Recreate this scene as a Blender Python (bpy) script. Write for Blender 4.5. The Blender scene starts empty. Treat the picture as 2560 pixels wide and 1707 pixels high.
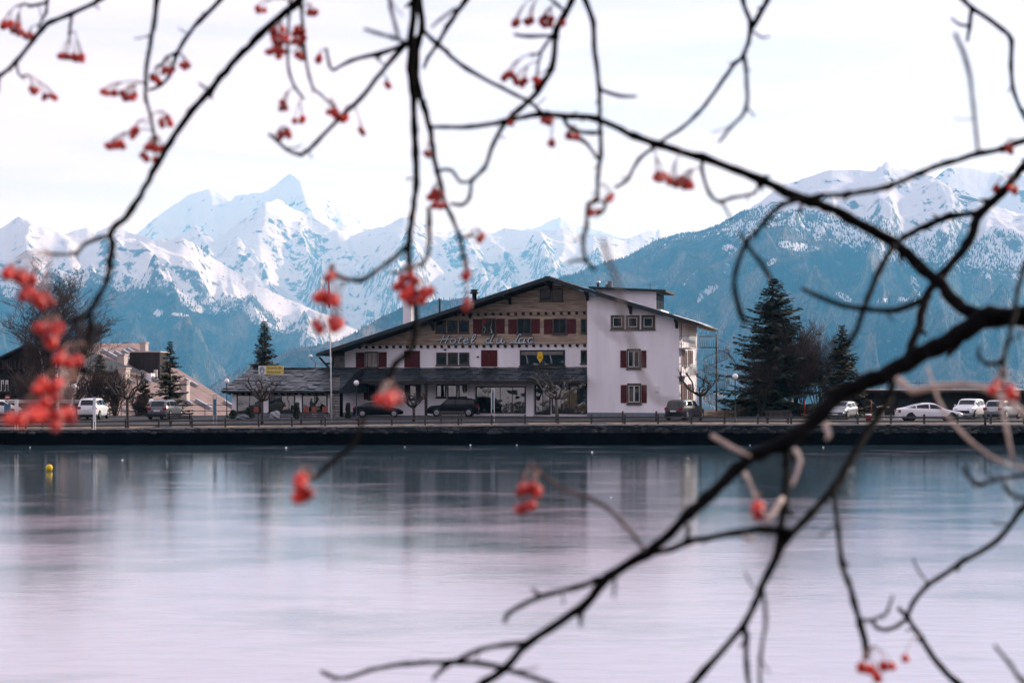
import bpy, bmesh, math, random
import numpy as np
from mathutils import Vector, Matrix
R = math.radians
random.seed(7); rng = np.random.default_rng(11)
SC = bpy.context.scene
COL = SC.collection

# ------------------------------------------------------------------ camera
F, CX, HY, CH = 3555.6, 1280.0, 962.0, 4.3       # focal length and horizon in photo pixels, eye height above the ice
cam_d = bpy.data.cameras.new('camera'); cam = bpy.data.objects.new('camera', cam_d); COL.objects.link(cam)
cam.location = (0, 0, CH); cam.rotation_euler = (R(90), 0, 0)
cam_d.lens = 50; cam_d.sensor_width = 36; cam_d.shift_y = (HY - 853.5) / 2560
cam_d.clip_start = 0.05; cam_d.clip_end = 40000
cam_d.dof.use_dof = True; cam_d.dof.focus_distance = 125; cam_d.dof.aperture_fstop = 5.4
SC.camera = cam
# ------------------------------------------------------------------ sky and sun
SUN_AZ, SUN_EL = 39.0, 22.5                        # degrees from +X towards +Y (behind the hotel, to the right), elevation
world = bpy.data.worlds.new('World'); SC.world = world; world.use_nodes = True
wt = world.node_tree; wn = wt.nodes; wl = wt.links
bg = wn['Background']; bg.inputs['Strength'].default_value = 0.1
sky = wn.new('ShaderNodeTexSky'); sky.sky_type = 'NISHITA'; sky.sun_disc = False
sky.sun_elevation = R(SUN_EL); sky.sun_rotation = R(90 - SUN_AZ)
sky.altitude = 1500; sky.air_density = 1.0; sky.dust_density = 1.5; sky.ozone_density = 1.0
tc = wn.new('ShaderNodeTexCoord'); mp = wn.new('ShaderNodeMapping'); mp.inputs['Scale'].default_value = (2.2, 2.2, 20)
mp.inputs['Rotation'].default_value = (0, R(5), 0)
nz = wn.new('ShaderNodeTexNoise'); nz.inputs['Scale'].default_value = 1.6; nz.inputs['Detail'].default_value = 7; nz.inputs['Roughness'].default_value = 0.55
cr = wn.new('ShaderNodeMapRange'); cr.inputs[1].default_value = 0.35; cr.inputs[2].default_value = 0.7; cr.inputs[3].default_value = 0.68; cr.inputs[4].default_value = 1.0
mx = wn.new('ShaderNodeMix'); mx.data_type = 'RGBA'; mx.inputs[7].default_value = (9.3, 8.3, 9.9, 1)   # veil of high cirrus
wl.new(tc.outputs['Generated'], mp.inputs[0]); wl.new(mp.outputs[0], nz.inputs['Vector'])
wl.new(nz.outputs['Fac'], cr.inputs[0]); wl.new(cr.outputs[0], mx.inputs[0])
wl.new(sky.outputs[0], mx.inputs[6]); wl.new(mx.outputs[2], bg.inputs['Color'])
sun_d = bpy.data.lights.new('sun', 'SUN'); sun = bpy.data.objects.new('sun', sun_d); COL.objects.link(sun)
sun_d.energy = 5.0; sun_d.angle = R(0.53); sun_d.color = (0.90, 0.96, 1.0)   # turns warm on its way through the haze
SUNV = Vector((math.cos(R(SUN_EL)) * math.cos(R(SUN_AZ)), math.cos(R(SUN_EL)) * math.sin(R(SUN_AZ)), math.sin(R(SUN_EL))))
sun.rotation_euler = SUNV.to_track_quat('Z', 'Y').to_euler()
SC.view_settings.view_transform = 'Standard'; SC.view_settings.look = 'None'
SC.view_settings.exposure = 0.26; SC.view_settings.gamma = 1.0; SC.view_settings.use_curve_mapping = False
SC.render.engine = 'CYCLES'
SC.cycles.use_denoising = True
SC.cycles.max_bounces = 6; SC.cycles.volume_bounces = 1; SC.cycles.transparent_max_bounces = 8
SC.cycles.caustics_reflective = False; SC.cycles.caustics_refractive = False
SC.cycles.sample_clamp_indirect = 6
SC.render.film_transparent = False

# ------------------------------------------------------------------ helpers
def at(px, py, D):
    return Vector(((px - CX) / F * D, D, CH - (py - HY) / F * D))
def ray(px, py):
    return Vector(((px - CX) / F, 1.0, -(py - HY) / F))
def px_at(px, D):
    return (px - CX) / F * D

def nodes(name):
    m = bpy.data.materials.new(name); m.use_nodes = True
    nt = m.node_tree; return m, nt, nt.nodes['Principled BSDF']
def mat(name, col, rough=0.7, metal=0.0, spec=0.2, var=0.25, scale=3.0, bump=0.0, bscale=20.0, stretch=(1, 1, 1), rand=0.0, coat=0.0, col2=None):
    """Principled with noise-driven colour variation, optional bump and per-object variation."""
    m, nt, b = nodes(name); N, L = nt.nodes, nt.links
    b.inputs['Roughness'].default_value = rough; b.inputs['Metallic'].default_value = metal
    b.inputs['Specular IOR Level'].default_value = spec; b.inputs['Coat Weight'].default_value = coat
    tc = N.new('ShaderNodeTexCoord'); mp = N.new('ShaderNodeMapping'); mp.inputs['Scale'].default_value = stretch
    L.new(tc.outputs['Object'], mp.inputs[0])
    nz = N.new('ShaderNodeTexNoise'); nz.inputs['Scale'].default_value = scale; nz.inputs['Detail'].default_value = 5
    L.new(mp.outputs[0], nz.inputs['Vector'])
    ramp = N.new('ShaderNodeMix'); ramp.data_type = 'RGBA'
    c2 = col2 if col2 else tuple(min(1, c * (1 + var)) for c in col)
    ramp.inputs[6].default_value = (*[c * (1 - var) for c in col], 1); ramp.inputs[7].default_value = (*c2, 1)
    mr = N.new('ShaderNodeMapRange'); mr.inputs[1].default_value = 0.3; mr.inputs[2].default_value = 0.7
    L.new(nz.outputs['Fac'], mr.inputs[0]); L.new(mr.outputs[0], ramp.inputs[0])
    out = ramp.outputs[2]
    if rand:
        oi = N.new('ShaderNodeObjectInfo'); hv = N.new('ShaderNodeHueSaturation')
        r2 = N.new('ShaderNodeMapRange'); r2.inputs[3].default_value = 1 - rand; r2.inputs[4].default_value = 1 + rand
        L.new(oi.outputs['Random'], r2.inputs[0]); L.new(r2.outputs[0], hv.inputs['Value']); L.new(out, hv.inputs['Color']); out = hv.outputs[0]
    L.new(out, b.inputs['Base Color'])
    if bump:
        n2 = N.new('ShaderNodeTexNoise'); n2.inputs['Scale'].default_value = bscale; n2.inputs['Detail'].default_value = 4
        L.new(mp.outputs[0], n2.inputs['Vector'])
        bp = N.new('ShaderNodeBump'); bp.inputs['Strength'].default_value = 0.6; bp.inputs['Distance'].default_value = bump
        L.new(n2.outputs['Fac'], bp.inputs['Height']); L.new(bp.outputs[0], b.inputs['Normal'])
    return m

class MB:
    def __init__(s): s.v = []; s.f = []; s.sm = []; s.mi = []; s.cur = 0
    def add(s, vs, fs, smooth=False):
        o = len(s.v); s.v += [tuple(p) for p in vs]
        for f in fs: s.f.append(tuple(o + i for i in f)); s.sm.append(smooth); s.mi.append(s.cur)
        return s
    def box(s, x0, x1, y0, y1, z0, z1):
        vs = [(x, y, z) for z in (z0, z1) for y in (y0, y1) for x in (x0, x1)]
        return s.add(vs, [(0, 2, 3, 1), (4, 5, 7, 6), (0, 1, 5, 4), (2, 6, 7, 3), (0, 4, 6, 2), (1, 3, 7, 5)])
    def cbox(s, c, sx, sy, sz, M=None):
        vs = [Vector((x * sx / 2, y * sy / 2, z * sz / 2)) for z in (-1, 1) for y in (-1, 1) for x in (-1, 1)]
        if M is not None: vs = [M @ p for p in vs]
        c = Vector(c); vs = [p + c for p in vs]
        return s.add(vs, [(0, 2, 3, 1), (4, 5, 7, 6), (0, 1, 5, 4), (2, 6, 7, 3), (0, 4, 6, 2), (1, 3, 7, 5)])
    def prism(s, poly, ext):
        """poly: 3-D points in order, ext: extrusion vector"""
        n = len(poly); e = Vector(ext); p = [Vector(q) for q in poly]
        nrm = Vector((0, 0, 0))
        for i in range(n): nrm += p[i].cross(p[(i + 1) % n])
        if nrm.dot(e) > 0: p.reverse()
        vs = p + [q + e for q in p]
        fs = [tuple(range(n)), tuple(range(2 * n - 1, n - 1, -1))]
        fs += [(i, i + n, (i + 1) % n + n, (i + 1) % n) for i in range(n)]
        return s.add(vs, fs)
    def tube(s, pts, rad, n=6, cap=True, smooth=True):
        pts = [Vector(p) for p in pts]
        if isinstance(rad, (int, float)): rad = [rad] * len(pts)
        vs = []; fs = []; prev = None
        for i, p in enumerate(pts):
            t = (pts[min(i + 1, len(pts) - 1)] - pts[max(i - 1, 0)])
            if t.length < 1e-9: t = Vector((0, 0, 1))
            t.normalize()
            if prev is None:
                a = Vector((0, 0, 1)) if abs(t.z) < 0.9 else Vector((1, 0, 0))
                prev = t.cross(a).normalized()
            prev = (prev - t * prev.dot(t))
            prev = prev.normalized() if prev.length > 1e-6 else t.orthogonal().normalized()
            q = t.cross(prev)
            for k in range(n):
                a = 2 * math.pi * k / n
                vs.append(p + (prev * math.cos(a) + q * math.sin(a)) * rad[i])
        for i in range(len(pts) - 1):
            for k in range(n):
                a, b = i * n + k, i * n + (k + 1) % n
                fs.append((a, b, b + n, a + n))
        if cap: fs.append(tuple(range(n - 1, -1, -1))); fs.append(tuple((len(pts) - 1) * n + k for k in range(n)))
        return s.add(vs, fs, smooth)
    def lathe(s, prof, c=(0, 0, 0), n=16, smooth=True):
        c = Vector(c); vs = []; fs = []
        for r, z in prof:
            for k in range(n):
                a = 2 * math.pi * k / n; vs.append(c + Vector((r * math.cos(a), r * math.sin(a), z)))
        for i in range(len(prof) - 1):
            for k in range(n):
                a, b = i * n + k, i * n + (k + 1) % n; fs.append((a, b, b + n, a + n))
        fs.append(tuple(range(n - 1, -1, -1))); fs.append(tuple((len(prof) - 1) * n + k for k in range(n)))
        return s.add(vs, fs, smooth)
    def ball(s, c, r, n=14, m=8, sc=(1, 1, 1)):
        prof = [(r * math.sin(math.pi * i / m) + 1e-5, -r * math.cos(math.pi * i / m)) for i in range(m + 1)]
        o = len(s.v); s.lathe(prof, (0, 0, 0), n)
        s.v[o:] = [(c[0] + x * sc[0], c[1] + y * sc[1], c[2] + z * sc[2]) for x, y, z in s.v[o:]]
        return s
    def mesh(s, name, m):
        me = bpy.data.meshes.new(name); me.from_pydata(s.v, [], s.f)
        for mm in (m if isinstance(m, (list, tuple)) else [m]): me.materials.append(mm)
        me.polygons.foreach_set('use_smooth', s.sm); me.polygons.foreach_set('material_index', s.mi); me.update()
        return me
    def build(s, name, m, parent=None, loc=None, rot=None):
        return obj(name, s.mesh(name, m), parent, loc, rot)
def obj(name, me, parent=None, loc=None, rot=None):
    o = bpy.data.objects.new(name, me); COL.objects.link(o)
    if parent is not None: o.parent = parent
    if loc is not None: o.location = loc
    if rot is not None: o.rotation_euler = rot
    return o
def tag(o, label=None, cat=None, group=None, kind=None):
    if label: o['label'] = label
    if cat: o['category'] = cat
    if group: o['group'] = group
    if kind: o['kind'] = kind
    return o
def thing(name, label, cat, loc=(0, 0, 0), rz=0.0, group=None):
    o = bpy.data.objects.new(name, None); COL.objects.link(o); o.location = loc; o.rotation_euler = (0, 0, rz)
    o.empty_display_size = 0.2
    return tag(o, label, cat, group)
KIDS = {}
def copy_thing(o, loc=None, rz=None, label=None, scale=None):
    """a thing, its parts and their sub-parts, sharing mesh data"""
    def rec(a, par):
        c = a.copy(); COL.objects.link(c)
        if par is not None: c.parent = par
        for ch in a.children: rec(ch, c)
        return c
    r = rec(o, None)
    if loc is not None: r.location = loc
    if rz is not None: r.rotation_euler = (0, 0, rz)
    if scale is not None: r.scale = (scale,) * 3 if isinstance(scale, (int, float)) else scale
    if label: r['label'] = label
    return r

# ---- numpy gradient noise
_perm = rng.permutation(512).astype(np.int64)
_g = rng.normal(size=(512, 2)); _g /= np.linalg.norm(_g, axis=1)[:, None]
def pnoise(x, y):
    xi = np.floor(x).astype(np.int64); yi = np.floor(y).astype(np.int64); xf = x - xi; yf = y - yi
    def gr(ix, iy, dx, dy):
        h = _perm[(_perm[ix & 511] + iy) & 511]; return _g[h, 0] * dx + _g[h, 1] * dy
    u = xf * xf * xf * (xf * (xf * 6 - 15) + 10); v = yf * yf * yf * (yf * (yf * 6 - 15) + 10)
    a = gr(xi, yi, xf, yf); b = gr(xi + 1, yi, xf - 1, yf); c = gr(xi, yi + 1, xf, yf - 1); d = gr(xi + 1, yi + 1, xf - 1, yf - 1)
    return (a * (1 - u) + b * u) * (1 - v) + (c * (1 - u) + d * u) * v
def fbm(x, y, o=5, gain=0.5):
    s = 0; a = 1.0
    for i in range(o): s = s + a * pnoise(x + 17.3 * i, y - 9.1 * i); x = x * 2.03; y = y * 2.03; a *= gain
    return s
def ridged(x, y, o=5, gain=0.52):
    s = 0; a = 1.0; w = 1.0
    for i in range(o):
        n = 1 - np.abs(pnoise(x + 31.7 * i, y + 5.3 * i)) * 1.9; n = n * n * w
        s = s + a * n; w = np.clip(n * 1.4, 0, 1); x = x * 2.07; y = y * 2.07; a *= gain
    return s
# ------------------------------------------------------------------ terrain
def np_mesh(name, V, Fq, m, smooth=True, attrs=None):
    """V (n,3), Fq (k,3 or 4) -> mesh through foreach_set"""
    me = bpy.data.meshes.new(name); k = Fq.shape[1]
    me.vertices.add(len(V)); me.vertices.foreach_set('co', np.ascontiguousarray(V, dtype=np.float32).ravel())
    me.loops.add(Fq.size); me.loops.foreach_set('vertex_index', np.ascontiguousarray(Fq, dtype=np.int32).ravel())
    me.polygons.add(len(Fq)); me.polygons.foreach_set('loop_start', np.arange(0, Fq.size, k, dtype=np.int32))
    me.polygons.foreach_set('use_smooth', np.full(len(Fq), smooth))
    for an, av in (attrs or {}).items():
        a = me.attributes.new(an, 'FLOAT', 'POINT'); a.data.foreach_set('value', np.ascontiguousarray(av, dtype=np.float32).ravel())
    for mm in (m if isinstance(m, (list, tuple)) else [m]): me.materials.append(mm)
    me.update(calc_edges=True); me.validate(); return me
def grid_faces(nr, nc):
    i = np.arange(nr - 1)[:, None] * nc + np.arange(nc - 1)[None, :]
    return np.stack([i, i + 1, i + nc + 1, i + nc], -1).reshape(-1, 4)

def mountain_material(KM):
    m, nt, b = nodes('snow_rock_forest'); N, L = nt.nodes, nt.links
    b.inputs['Roughness'].default_value = 0.9; b.inputs['Specular IOR Level'].default_value = 0.1
    tc = N.new('ShaderNodeTexCoord')
    def noise(s, d=6, rough=0.6):
        n = N.new('ShaderNodeTexNoise'); n.inputs['Scale'].default_value = s / KM; n.inputs['Detail'].default_value = d; n.inputs['Roughness'].default_value = rough
        L.new(tc.outputs['Object'], n.inputs['Vector']); return n.outputs['Fac']
    def math_(op, a, bb=None):
        n = N.new('ShaderNodeMath'); n.operation = op
        for i, v in enumerate((a, bb)):
            if v is None: continue
            if isinstance(v, (int, float)): n.inputs[i].default_value = v
            else: L.new(v, n.inputs[i])
        return n.outputs[0]
    def attr(nm):
        a = N.new('ShaderNodeAttribute'); a.attribute_name = nm; return a.outputs['Fac']
    def step(v, lo, hi):
        r = N.new('ShaderNodeMapRange'); r.interpolation_type = 'SMOOTHSTEP'; r.inputs[1].default_value = lo; r.inputs[2].default_value = hi
        L.new(v, r.inputs[0]); return r.outputs[0]
    def mix(f, a, bb):
        n = N.new('ShaderNodeMix'); n.data_type = 'RGBA'; L.new(f, n.inputs[0])
        for i, v in ((6, a), (7, bb)):
            if isinstance(v, tuple): n.inputs[i].default_value = (*v, 1)
            else: L.new(v, n.inputs[i])
        return n.outputs[2]
    tex = noise(0.09, 4, 0.7); big = noise(0.012, 7, 0.7)
    forest = mix(step(big, 0.42, 0.66), (0.005, 0.020, 0.028), (0.17, 0.125, 0.105))     # spruce, with brown larch stands
    forest = mix(step(tex, 0.60, 0.74), forest, (0.20, 0.16, 0.15))
    snowf = step(math_('ADD', attr('snow'), math_('MULTIPLY', math_('SUBTRACT', tex, 0.5), 1.1)), 0.44, 0.56)
    rock = mix(noise(0.02, 6), (0.03, 0.04, 0.055), (0.14, 0.145, 0.16))
    rockf = step(math_('ADD', attr('rock'), math_('MULTIPLY', math_('SUBTRACT', noise(0.030, 9, 0.78), 0.5), 3.4)), 0.42, 0.62)
    snow = mix(rockf, (0.60, 0.60, 0.65), rock)
    L.new(mix(snowf, forest, snow), b.inputs['Base Color'])
    bp = N.new('ShaderNodeBump'); bp.inputs['Strength'].default_value = 0.5; bp.inputs['Distance'].default_value = 9 * KM
    L.new(noise(0.03, 8, 0.7), bp.inputs['Height']); L.new(bp.outputs[0], b.inputs['Normal'])
    return m
KM = 3.2                                             # metres per map unit of the mountains
M_MTN = mountain_material(KM); M_HILL = mountain_material(1.0)
def interp(prof, px):
    p = np.array(prof, float); return np.interp(px, p[:, 0], p[:, 1])

def mountain(name, label, prof, Rr, rn, zb, seed, amp, L, tree=None, rocky=0.5, ncol=560, nrow=200, x0=-500, x1=3060, power=1.35, jag=4.0, patches=(), spur=0.0, env_p=0.9, rockat=1.3, spurw=170):
    px = np.linspace(x0, x1, ncol)
    Rd = Rr * (1 + 0.10 * fbm(px / 420 + seed, px * 0 + seed * 1.7, 3))
    py = interp(prof, px) + jag * fbm(px / 26.0 + seed * 3, px * 0 + 0.5, 5, 0.6)
    zr = CH - (py - HY) / F * Rd
    s = np.concatenate([np.linspace(1, 0, nrow) ** 1.5, -np.linspace(0.04, 0.5, 10)])
    S, PX = np.meshgrid(s, px, indexing='ij'); RD = np.broadcast_to(Rd, S.shape); ZR = np.broadcast_to(zr, S.shape)
    rr = RD - S * (RD - rn)
    X = (PX - CX) / F * rr; Y = rr
    Sp = np.clip(S, 0, 1)
    def sm_(a, w): k = np.exp(-0.5 * (np.arange(-3 * w, 3 * w + 1) / w) ** 2); return np.convolve(np.pad(a, 3 * w, mode='edge'), k / k.sum(), 'valid')
    dpx = px[1] - px[0]; Z1 = sm_(zr, max(1, int(16 / dpx))); Z2 = sm_(zr, max(1, int(70 / dpx)))   # crest detail dies out down the slope
    z = zb + (Z2 - zb)[None, :] * (1 - Sp) ** power + (Z1 - Z2)[None, :] * np.exp(-Sp * 7) + (zr - Z1)[None, :] * np.exp(-Sp * 40)
    env = np.clip(Sp * 7, 0, 1) ** env_p * np.clip((1 - Sp) * 3, 0, 1)
    wx = fbm(X / L * 0.6 + seed, Y / L * 0.6, 3) * 0.5
    rg = ridged(X / L + wx + seed * 2.1, Y / L + wx, 5, 0.46); rg = rg - rg.mean() - 0.25
    z = z + amp * rg * env
    z = z + amp * 0.10 * fbm(X / L * 7 + seed, Y / L * 7, 4) * np.clip(Sp * 12, 0, 1)
    if spur:
        sg = (ridged(PX / spurw - 1.5 * Sp + seed + wx * 1.2, Sp * 1.1 + seed, 4, 0.45)); z = z + spur * (sg - sg.mean() - 0.25) * np.clip(Sp * 5, 0, 1) * np.clip((1 - Sp) * 3, 0, 1)
    lim = CH + (ZR - CH) * rr / RD                      # nothing in front of the crest stands above it
    over = z - (lim - 0.004 * rr * Sp)
    z = np.where((S > 0) & (over > 0), z - over * 0.97, z)
    z = np.where(S < 0, ZR + S * (RD - rn) * 0.8, z)
    z = np.maximum(z, -165 + 0.02 * z)
    # slope and masks
    gy, gx = np.gradient(z); dr = np.abs(np.gradient(Y, axis=0)) + 1e-3; dx = np.abs(np.gradient(X, axis=1)) + 1e-3
    slope = np.sqrt((gy / dr) ** 2 + (gx / dx) ** 2)
    pyv = HY - (z - CH) / rr * F
    if tree is None: snow = np.full(z.shape, 1.5)
    else:
        zt, width = tree(PX, X, Y)
        snow = 0.5 + (z - zt + 26 * fbm(X / 160 + seed, Y / 160, 4) + 14 * fbm(X / 40, Y / 40, 3)) / width
        snow = np.clip(snow, -0.35, 1.5)
    print(name, 'slope', np.percentile(slope, [10, 50, 90]), 'z', z.min(), z.max())
    for (cx, cy, w, h, rot) in patches:
        a = R(rot); ddx = (PX - cx); ddy = (pyv - cy)
        u = (ddx * math.cos(a) + ddy * math.sin(a)) / w; v = (-ddx * math.sin(a) + ddy * math.cos(a)) / h
        d = np.sqrt(u * u + v * v) + 0.35 * fbm(PX / 14, pyv / 14, 3)
        snow = np.maximum(snow, np.clip(1.6 - d, -0.35, 1.4))
    for _ in range(3): slope = (slope + np.roll(slope, 1, 0) + np.roll(slope, -1, 0) + np.roll(slope, 1, 1) + np.roll(slope, -1, 1)) / 5
    rock = np.clip((slope - 0.9) * 0.35 + (rocky - 0.5) + 0.30 * fbm(X / 120 + 3, Y / 120, 4), -0.3, 0.55)
    X = X * KM; Y = Y * KM; z = CH + (z - CH) * KM
    V = np.stack([X, Y, z], -1).reshape(-1, 3)
    me = np_mesh(name, V, grid_faces(len(s), ncol), M_MTN, True, {'snow': snow.ravel(), 'rock': rock.ravel()})
    o = obj(name, me); tag(o, label, 'mountain', None, 'structure')
    return dict(X=X, Y=Y, Z=z, snow=snow, px=PX, py=pyv, S=S, o=o)

def conifer_stuff(name, label, T, n, h, lo, hi, m, seed, pyrange=(-1e9, 1e9)):
    """far-off conifers of a mountain wood: low cones scattered over the wood and its upper edge, one mesh"""
    r = np.random.default_rng(seed)
    ok = (T['snow'] > lo) & (T['snow'] < hi) & (T['S'] > 0.0) & (T['py'] > pyrange[0]) & (T['py'] < pyrange[1]) & (T['px'] > -80) & (T['px'] < 2640)
    idx = np.argwhere(ok[:-1, :-1]);
    if len(idx) == 0: return
    k = idx[r.integers(0, len(idx), n)]; a = r.random(n)[:, None]; b = r.random(n)[:, None]
    P = np.stack([T['X'], T['Y'], T['Z']], -1); i, j = k[:, 0], k[:, 1]
    p = P[i, j] * (1 - a) * (1 - b) + P[i + 1, j] * a * (1 - b) + P[i, j + 1] * (1 - a) * b + P[i + 1, j + 1] * a * b
    hh = h * (0.6 + 0.8 * r.random(n)); w = hh * 0.2
    V = np.zeros((n, 7, 3)); V[:, 0] = p + np.stack([0 * hh, 0 * hh, hh], -1)
    for q in range(3):
        an = 2.1 * q + r.random(n) * 0.6
        V[:, 1 + q] = p + np.stack([w * np.cos(an), w * np.sin(an), -0.1 * hh], -1)
        V[:, 4 + q] = p + np.stack([w * .62 * np.cos(an + 1), w * .62 * np.sin(an + 1), 0.45 * hh], -1)
    base = (np.arange(n) * 7)[:, None]
    Fc = np.concatenate([base + np.array([[0, 4, 5]]), base + np.array([[0, 5, 6]]), base + np.array([[0, 6, 4]]),
                         base + np.array([[0, 1, 2]]), base + np.array([[0, 2, 3]]), base + np.array([[0, 3, 1]])])
    o = obj(name, np_mesh(name, V.reshape(-1, 3), Fc, m, False)); tag(o, label, 'forest', None, 'stuff'); return o

PROF_FAR = [(-600, 640), (300, 620), (345, 583), (400, 537), (470, 487), (500, 478), (525, 476), (550, 485), (575, 503), (590, 491), (625, 484), (655, 480), (688, 464), (706, 448), (718, 440), (724, 436), (732, 441), (752, 455), (778, 482), (806, 494), (840, 512), (880, 542), (915, 568), (960, 600), (1100, 610), (1340, 568), (1400, 543), (1440, 560), (1520, 585), (1620, 612), (3100, 640)]
PROF_MID = [(-600, 640), (300, 640), (440, 604), (487, 558), (520, 590), (535, 602), (560, 582), (620, 540), (665, 507), (697, 498), (730, 520), (790, 548), (830, 572), (880, 590), (915, 575), (960, 565), (1000, 546), (1030, 543), (1065, 560), (1090, 575), (1120, 583), (1165, 568), (1200, 575), (1230, 585), (1260, 569), (1300, 578), (1390, 574), (1420, 575), (1500, 590), (1560, 602), (1610, 582), (1632, 574), (1640, 580), (1650, 573), (1668, 594), (1750, 625), (2000, 650), (3100, 650)]
PROF_LEFT = [(-600, 560), (-300, 565), (0, 572), (45, 541), (80, 556), (130, 580), (165, 584), (215, 570), (240, 582), (290, 560), (320, 580), (390, 602), (420, 601), (450, 592), (480, 605), (540, 650), (620, 700), (720, 748), (800, 780), (900, 830), (1000, 880), (1200, 950), (1500, 1010), (3100, 1080)]
PROF_LOW = [(-600, 1100), (300, 1070), (480, 990), (530, 962), (620, 912), (700, 885), (760, 868), (850, 852), (900, 825), (950, 795), (1000, 770), (1060, 755), (1160, 745), (1300, 750), (1500, 800), (1700, 900), (3100, 1100)]
PROF_RIGHT = [(-600, 1150), (900, 960), (1200, 800), (1300, 745), (1360, 715), (1420, 690), (1500, 662), (1570, 641), (1640, 603), (1700, 588), (1760, 580), (1800, 562), (1880, 518), (1960, 462), (2060, 430), (2100, 424), (2160, 426), (2188, 428), (2196, 416), (2204, 418), (2212, 405), (2222, 408), (2228, 418), (2240, 420), (2300, 432), (2345, 447), (2420, 490), (2500, 520), (2560, 535), (2700, 560), (3100, 600)]
PROF_RIGHT2 = [(-600, 1000), (1900, 640), (2250, 490), (2320, 455), (2345, 440), (2365, 424), (2385, 416), (2420, 419), (2480, 431), (2510, 425), (2560, 440), (2700, 470), (3100, 520)]
T_far = mountain('mountain_far', 'highest pale snow peaks standing furthest back', PROF_FAR, 6800, 4600, -100, 3.3, 100, 900, rocky=0.60, spur=95, spurw=120, jag=5, ncol=520, nrow=330, x0=100, x1=1900)
T_mid = mountain('mountain_middle', 'snow pyramids in front of the highest peaks', PROF_MID, 5200, 2700, -120, 8.1, 85, 700, rocky=0.74, spur=110, spurw=190, jag=5, ncol=520, nrow=420, x0=200, x1=1900)
T_left = mountain('mountain_left', 'snowy mountain with blue forest foot on the left', PROF_LEFT, 3400, 1500, -160, 5.2, 65, 420,
                  tree=lambda PX, X, Y: (np.interp(PX, [0, 300, 600, 800, 1100], [205, 215, 165, 60, -40]), 60.0), rocky=0.72, ncol=560, nrow=420, x0=-420, x1=1450, spur=80, spurw=210,
                  patches=[(395, 783, 14, 7, 10), (450, 787, 22, 4, 5), (515, 778, 36, 4, 5), (575, 834, 18, 2, 3), (160, 700, 30, 10, 0), (880, 770, 40, 9, 18)])
T_low = mountain('mountain_low', 'low dark wooded spur behind the hotel roof', PROF_LOW, 1900, 900, -170, 1.7, 30, 260,
                 tree=lambda PX, X, Y: (900 + 0 * PX, 60.0), ncol=420, nrow=120, x0=-300, x1=1900, jag=5, spur=25)
T_r2 = mountain('mountain_right_back', 'further snowy ridge at the right edge', PROF_RIGHT2, 3400, 2000, -160, 9.4, 80, 500, tree=lambda PX, X, Y: (190 + 0 * PX, 60.0), rocky=0.66, ncol=380, nrow=260, x0=1800, x1=3060)
T_right = mountain('mountain_right', 'large wooded mountain with snowy top on the right', PROF_RIGHT, 2700, 1000, -170, 6.6, 62, 420,
                   tree=lambda PX, X, Y: (np.interp(PX, [1400, 1700, 1800, 2000, 2200, 2400, 2700], [330, 288, 282, 262, 225, 200, 185]), 80.0), rocky=0.74, ncol=640, nrow=460, x0=1000, x1=3060, spur=75, spurw=230, jag=4,
                   patches=[(1825, 622, 17, 10, 20), (1817, 674, 8, 14, 0), (1752, 745, 12, 5, -50), (1770, 728, 26, 9, -32), (2035, 555, 4, 45, 0), (1990, 616, 48, 10, 8), (1930, 655, 14, 6, -30), (1730, 690, 34, 2.5, -45),
                            (2240, 750, 62, 6, -3), (2290, 715, 8, 22, -20), (2110, 742, 20, 7, 30)])
M_CON = mat('far_conifer', (0.010, 0.028, 0.036), 0.9, spec=0.1, var=0.6, scale=0.006, col2=(0.13, 0.098, 0.082))
conifer_stuff('conifer_forest', 'conifer wood on the flank of the right mountain', T_right, 60000, 14, -0.4, 0.62, M_CON, 3)
conifer_stuff('treeline_conifers', 'scattered conifers along the treeline of the right mountain', T_right, 7000, 14, 0.45, 1.2, M_CON, 5)
conifer_stuff('conifer_forest', 'conifer wood at the foot of the left mountain', T_left, 36000, 18, -0.4, 0.6, M_CON, 4)
conifer_stuff('treeline_conifers', 'scattered conifers along the treeline of the left mountain', T_left, 4500, 17, 0.45, 1.0, M_CON, 6)
conifer_stuff('conifer_forest', 'conifer wood on the low spur behind the hotel', T_low, 14000, 13, -0.6, 0.6, M_CON, 8)
# valley floor under the mountains
vf = MB(); vf.add([(-13500, 150, -561), (13500, 150, -561), (13500, 28500, -561), (-13500, 28500, -561)], [(0, 1, 2, 3)])
M_VAL = mat('valley_floor', (0.03, 0.04, 0.045), 0.9, var=0.4, scale=0.007)
tag(vf.build('valley_floor', M_VAL), 'wooded valley floor far below the plateau', 'ground', None, 'structure')
# opposite hillside, unseen behind the camera: windows mirror it, slope shaped for facade light
gx_ = np.linspace(-900, 900, 160); gy_ = np.linspace(-40, -760, 90)
GX, GY = np.meshgrid(gx_, gy_); dd = (-40 - GY)
GZ = 2.6 + dd * 0.24 + 22 * fbm(GX / 120, GY / 120 + 4, 5) * np.clip(dd / 120, 0, 1)
GS = np.clip(0.02 + 2.2 * fbm(GX / 90 + 2, GY / 60, 3), -0.4, 1.5)
tag(obj('hillside', np_mesh('hillside', np.stack([GX, GY, GZ], -1).reshape(-1, 3), grid_faces(90, 160)[:, ::-1], M_HILL, True, {'snow': GS.ravel(), 'rock': GS.ravel() * 0 - .3})), 'unseen wooded snowy hillside rising behind the near shore', 'hill', None, 'structure')

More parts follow.
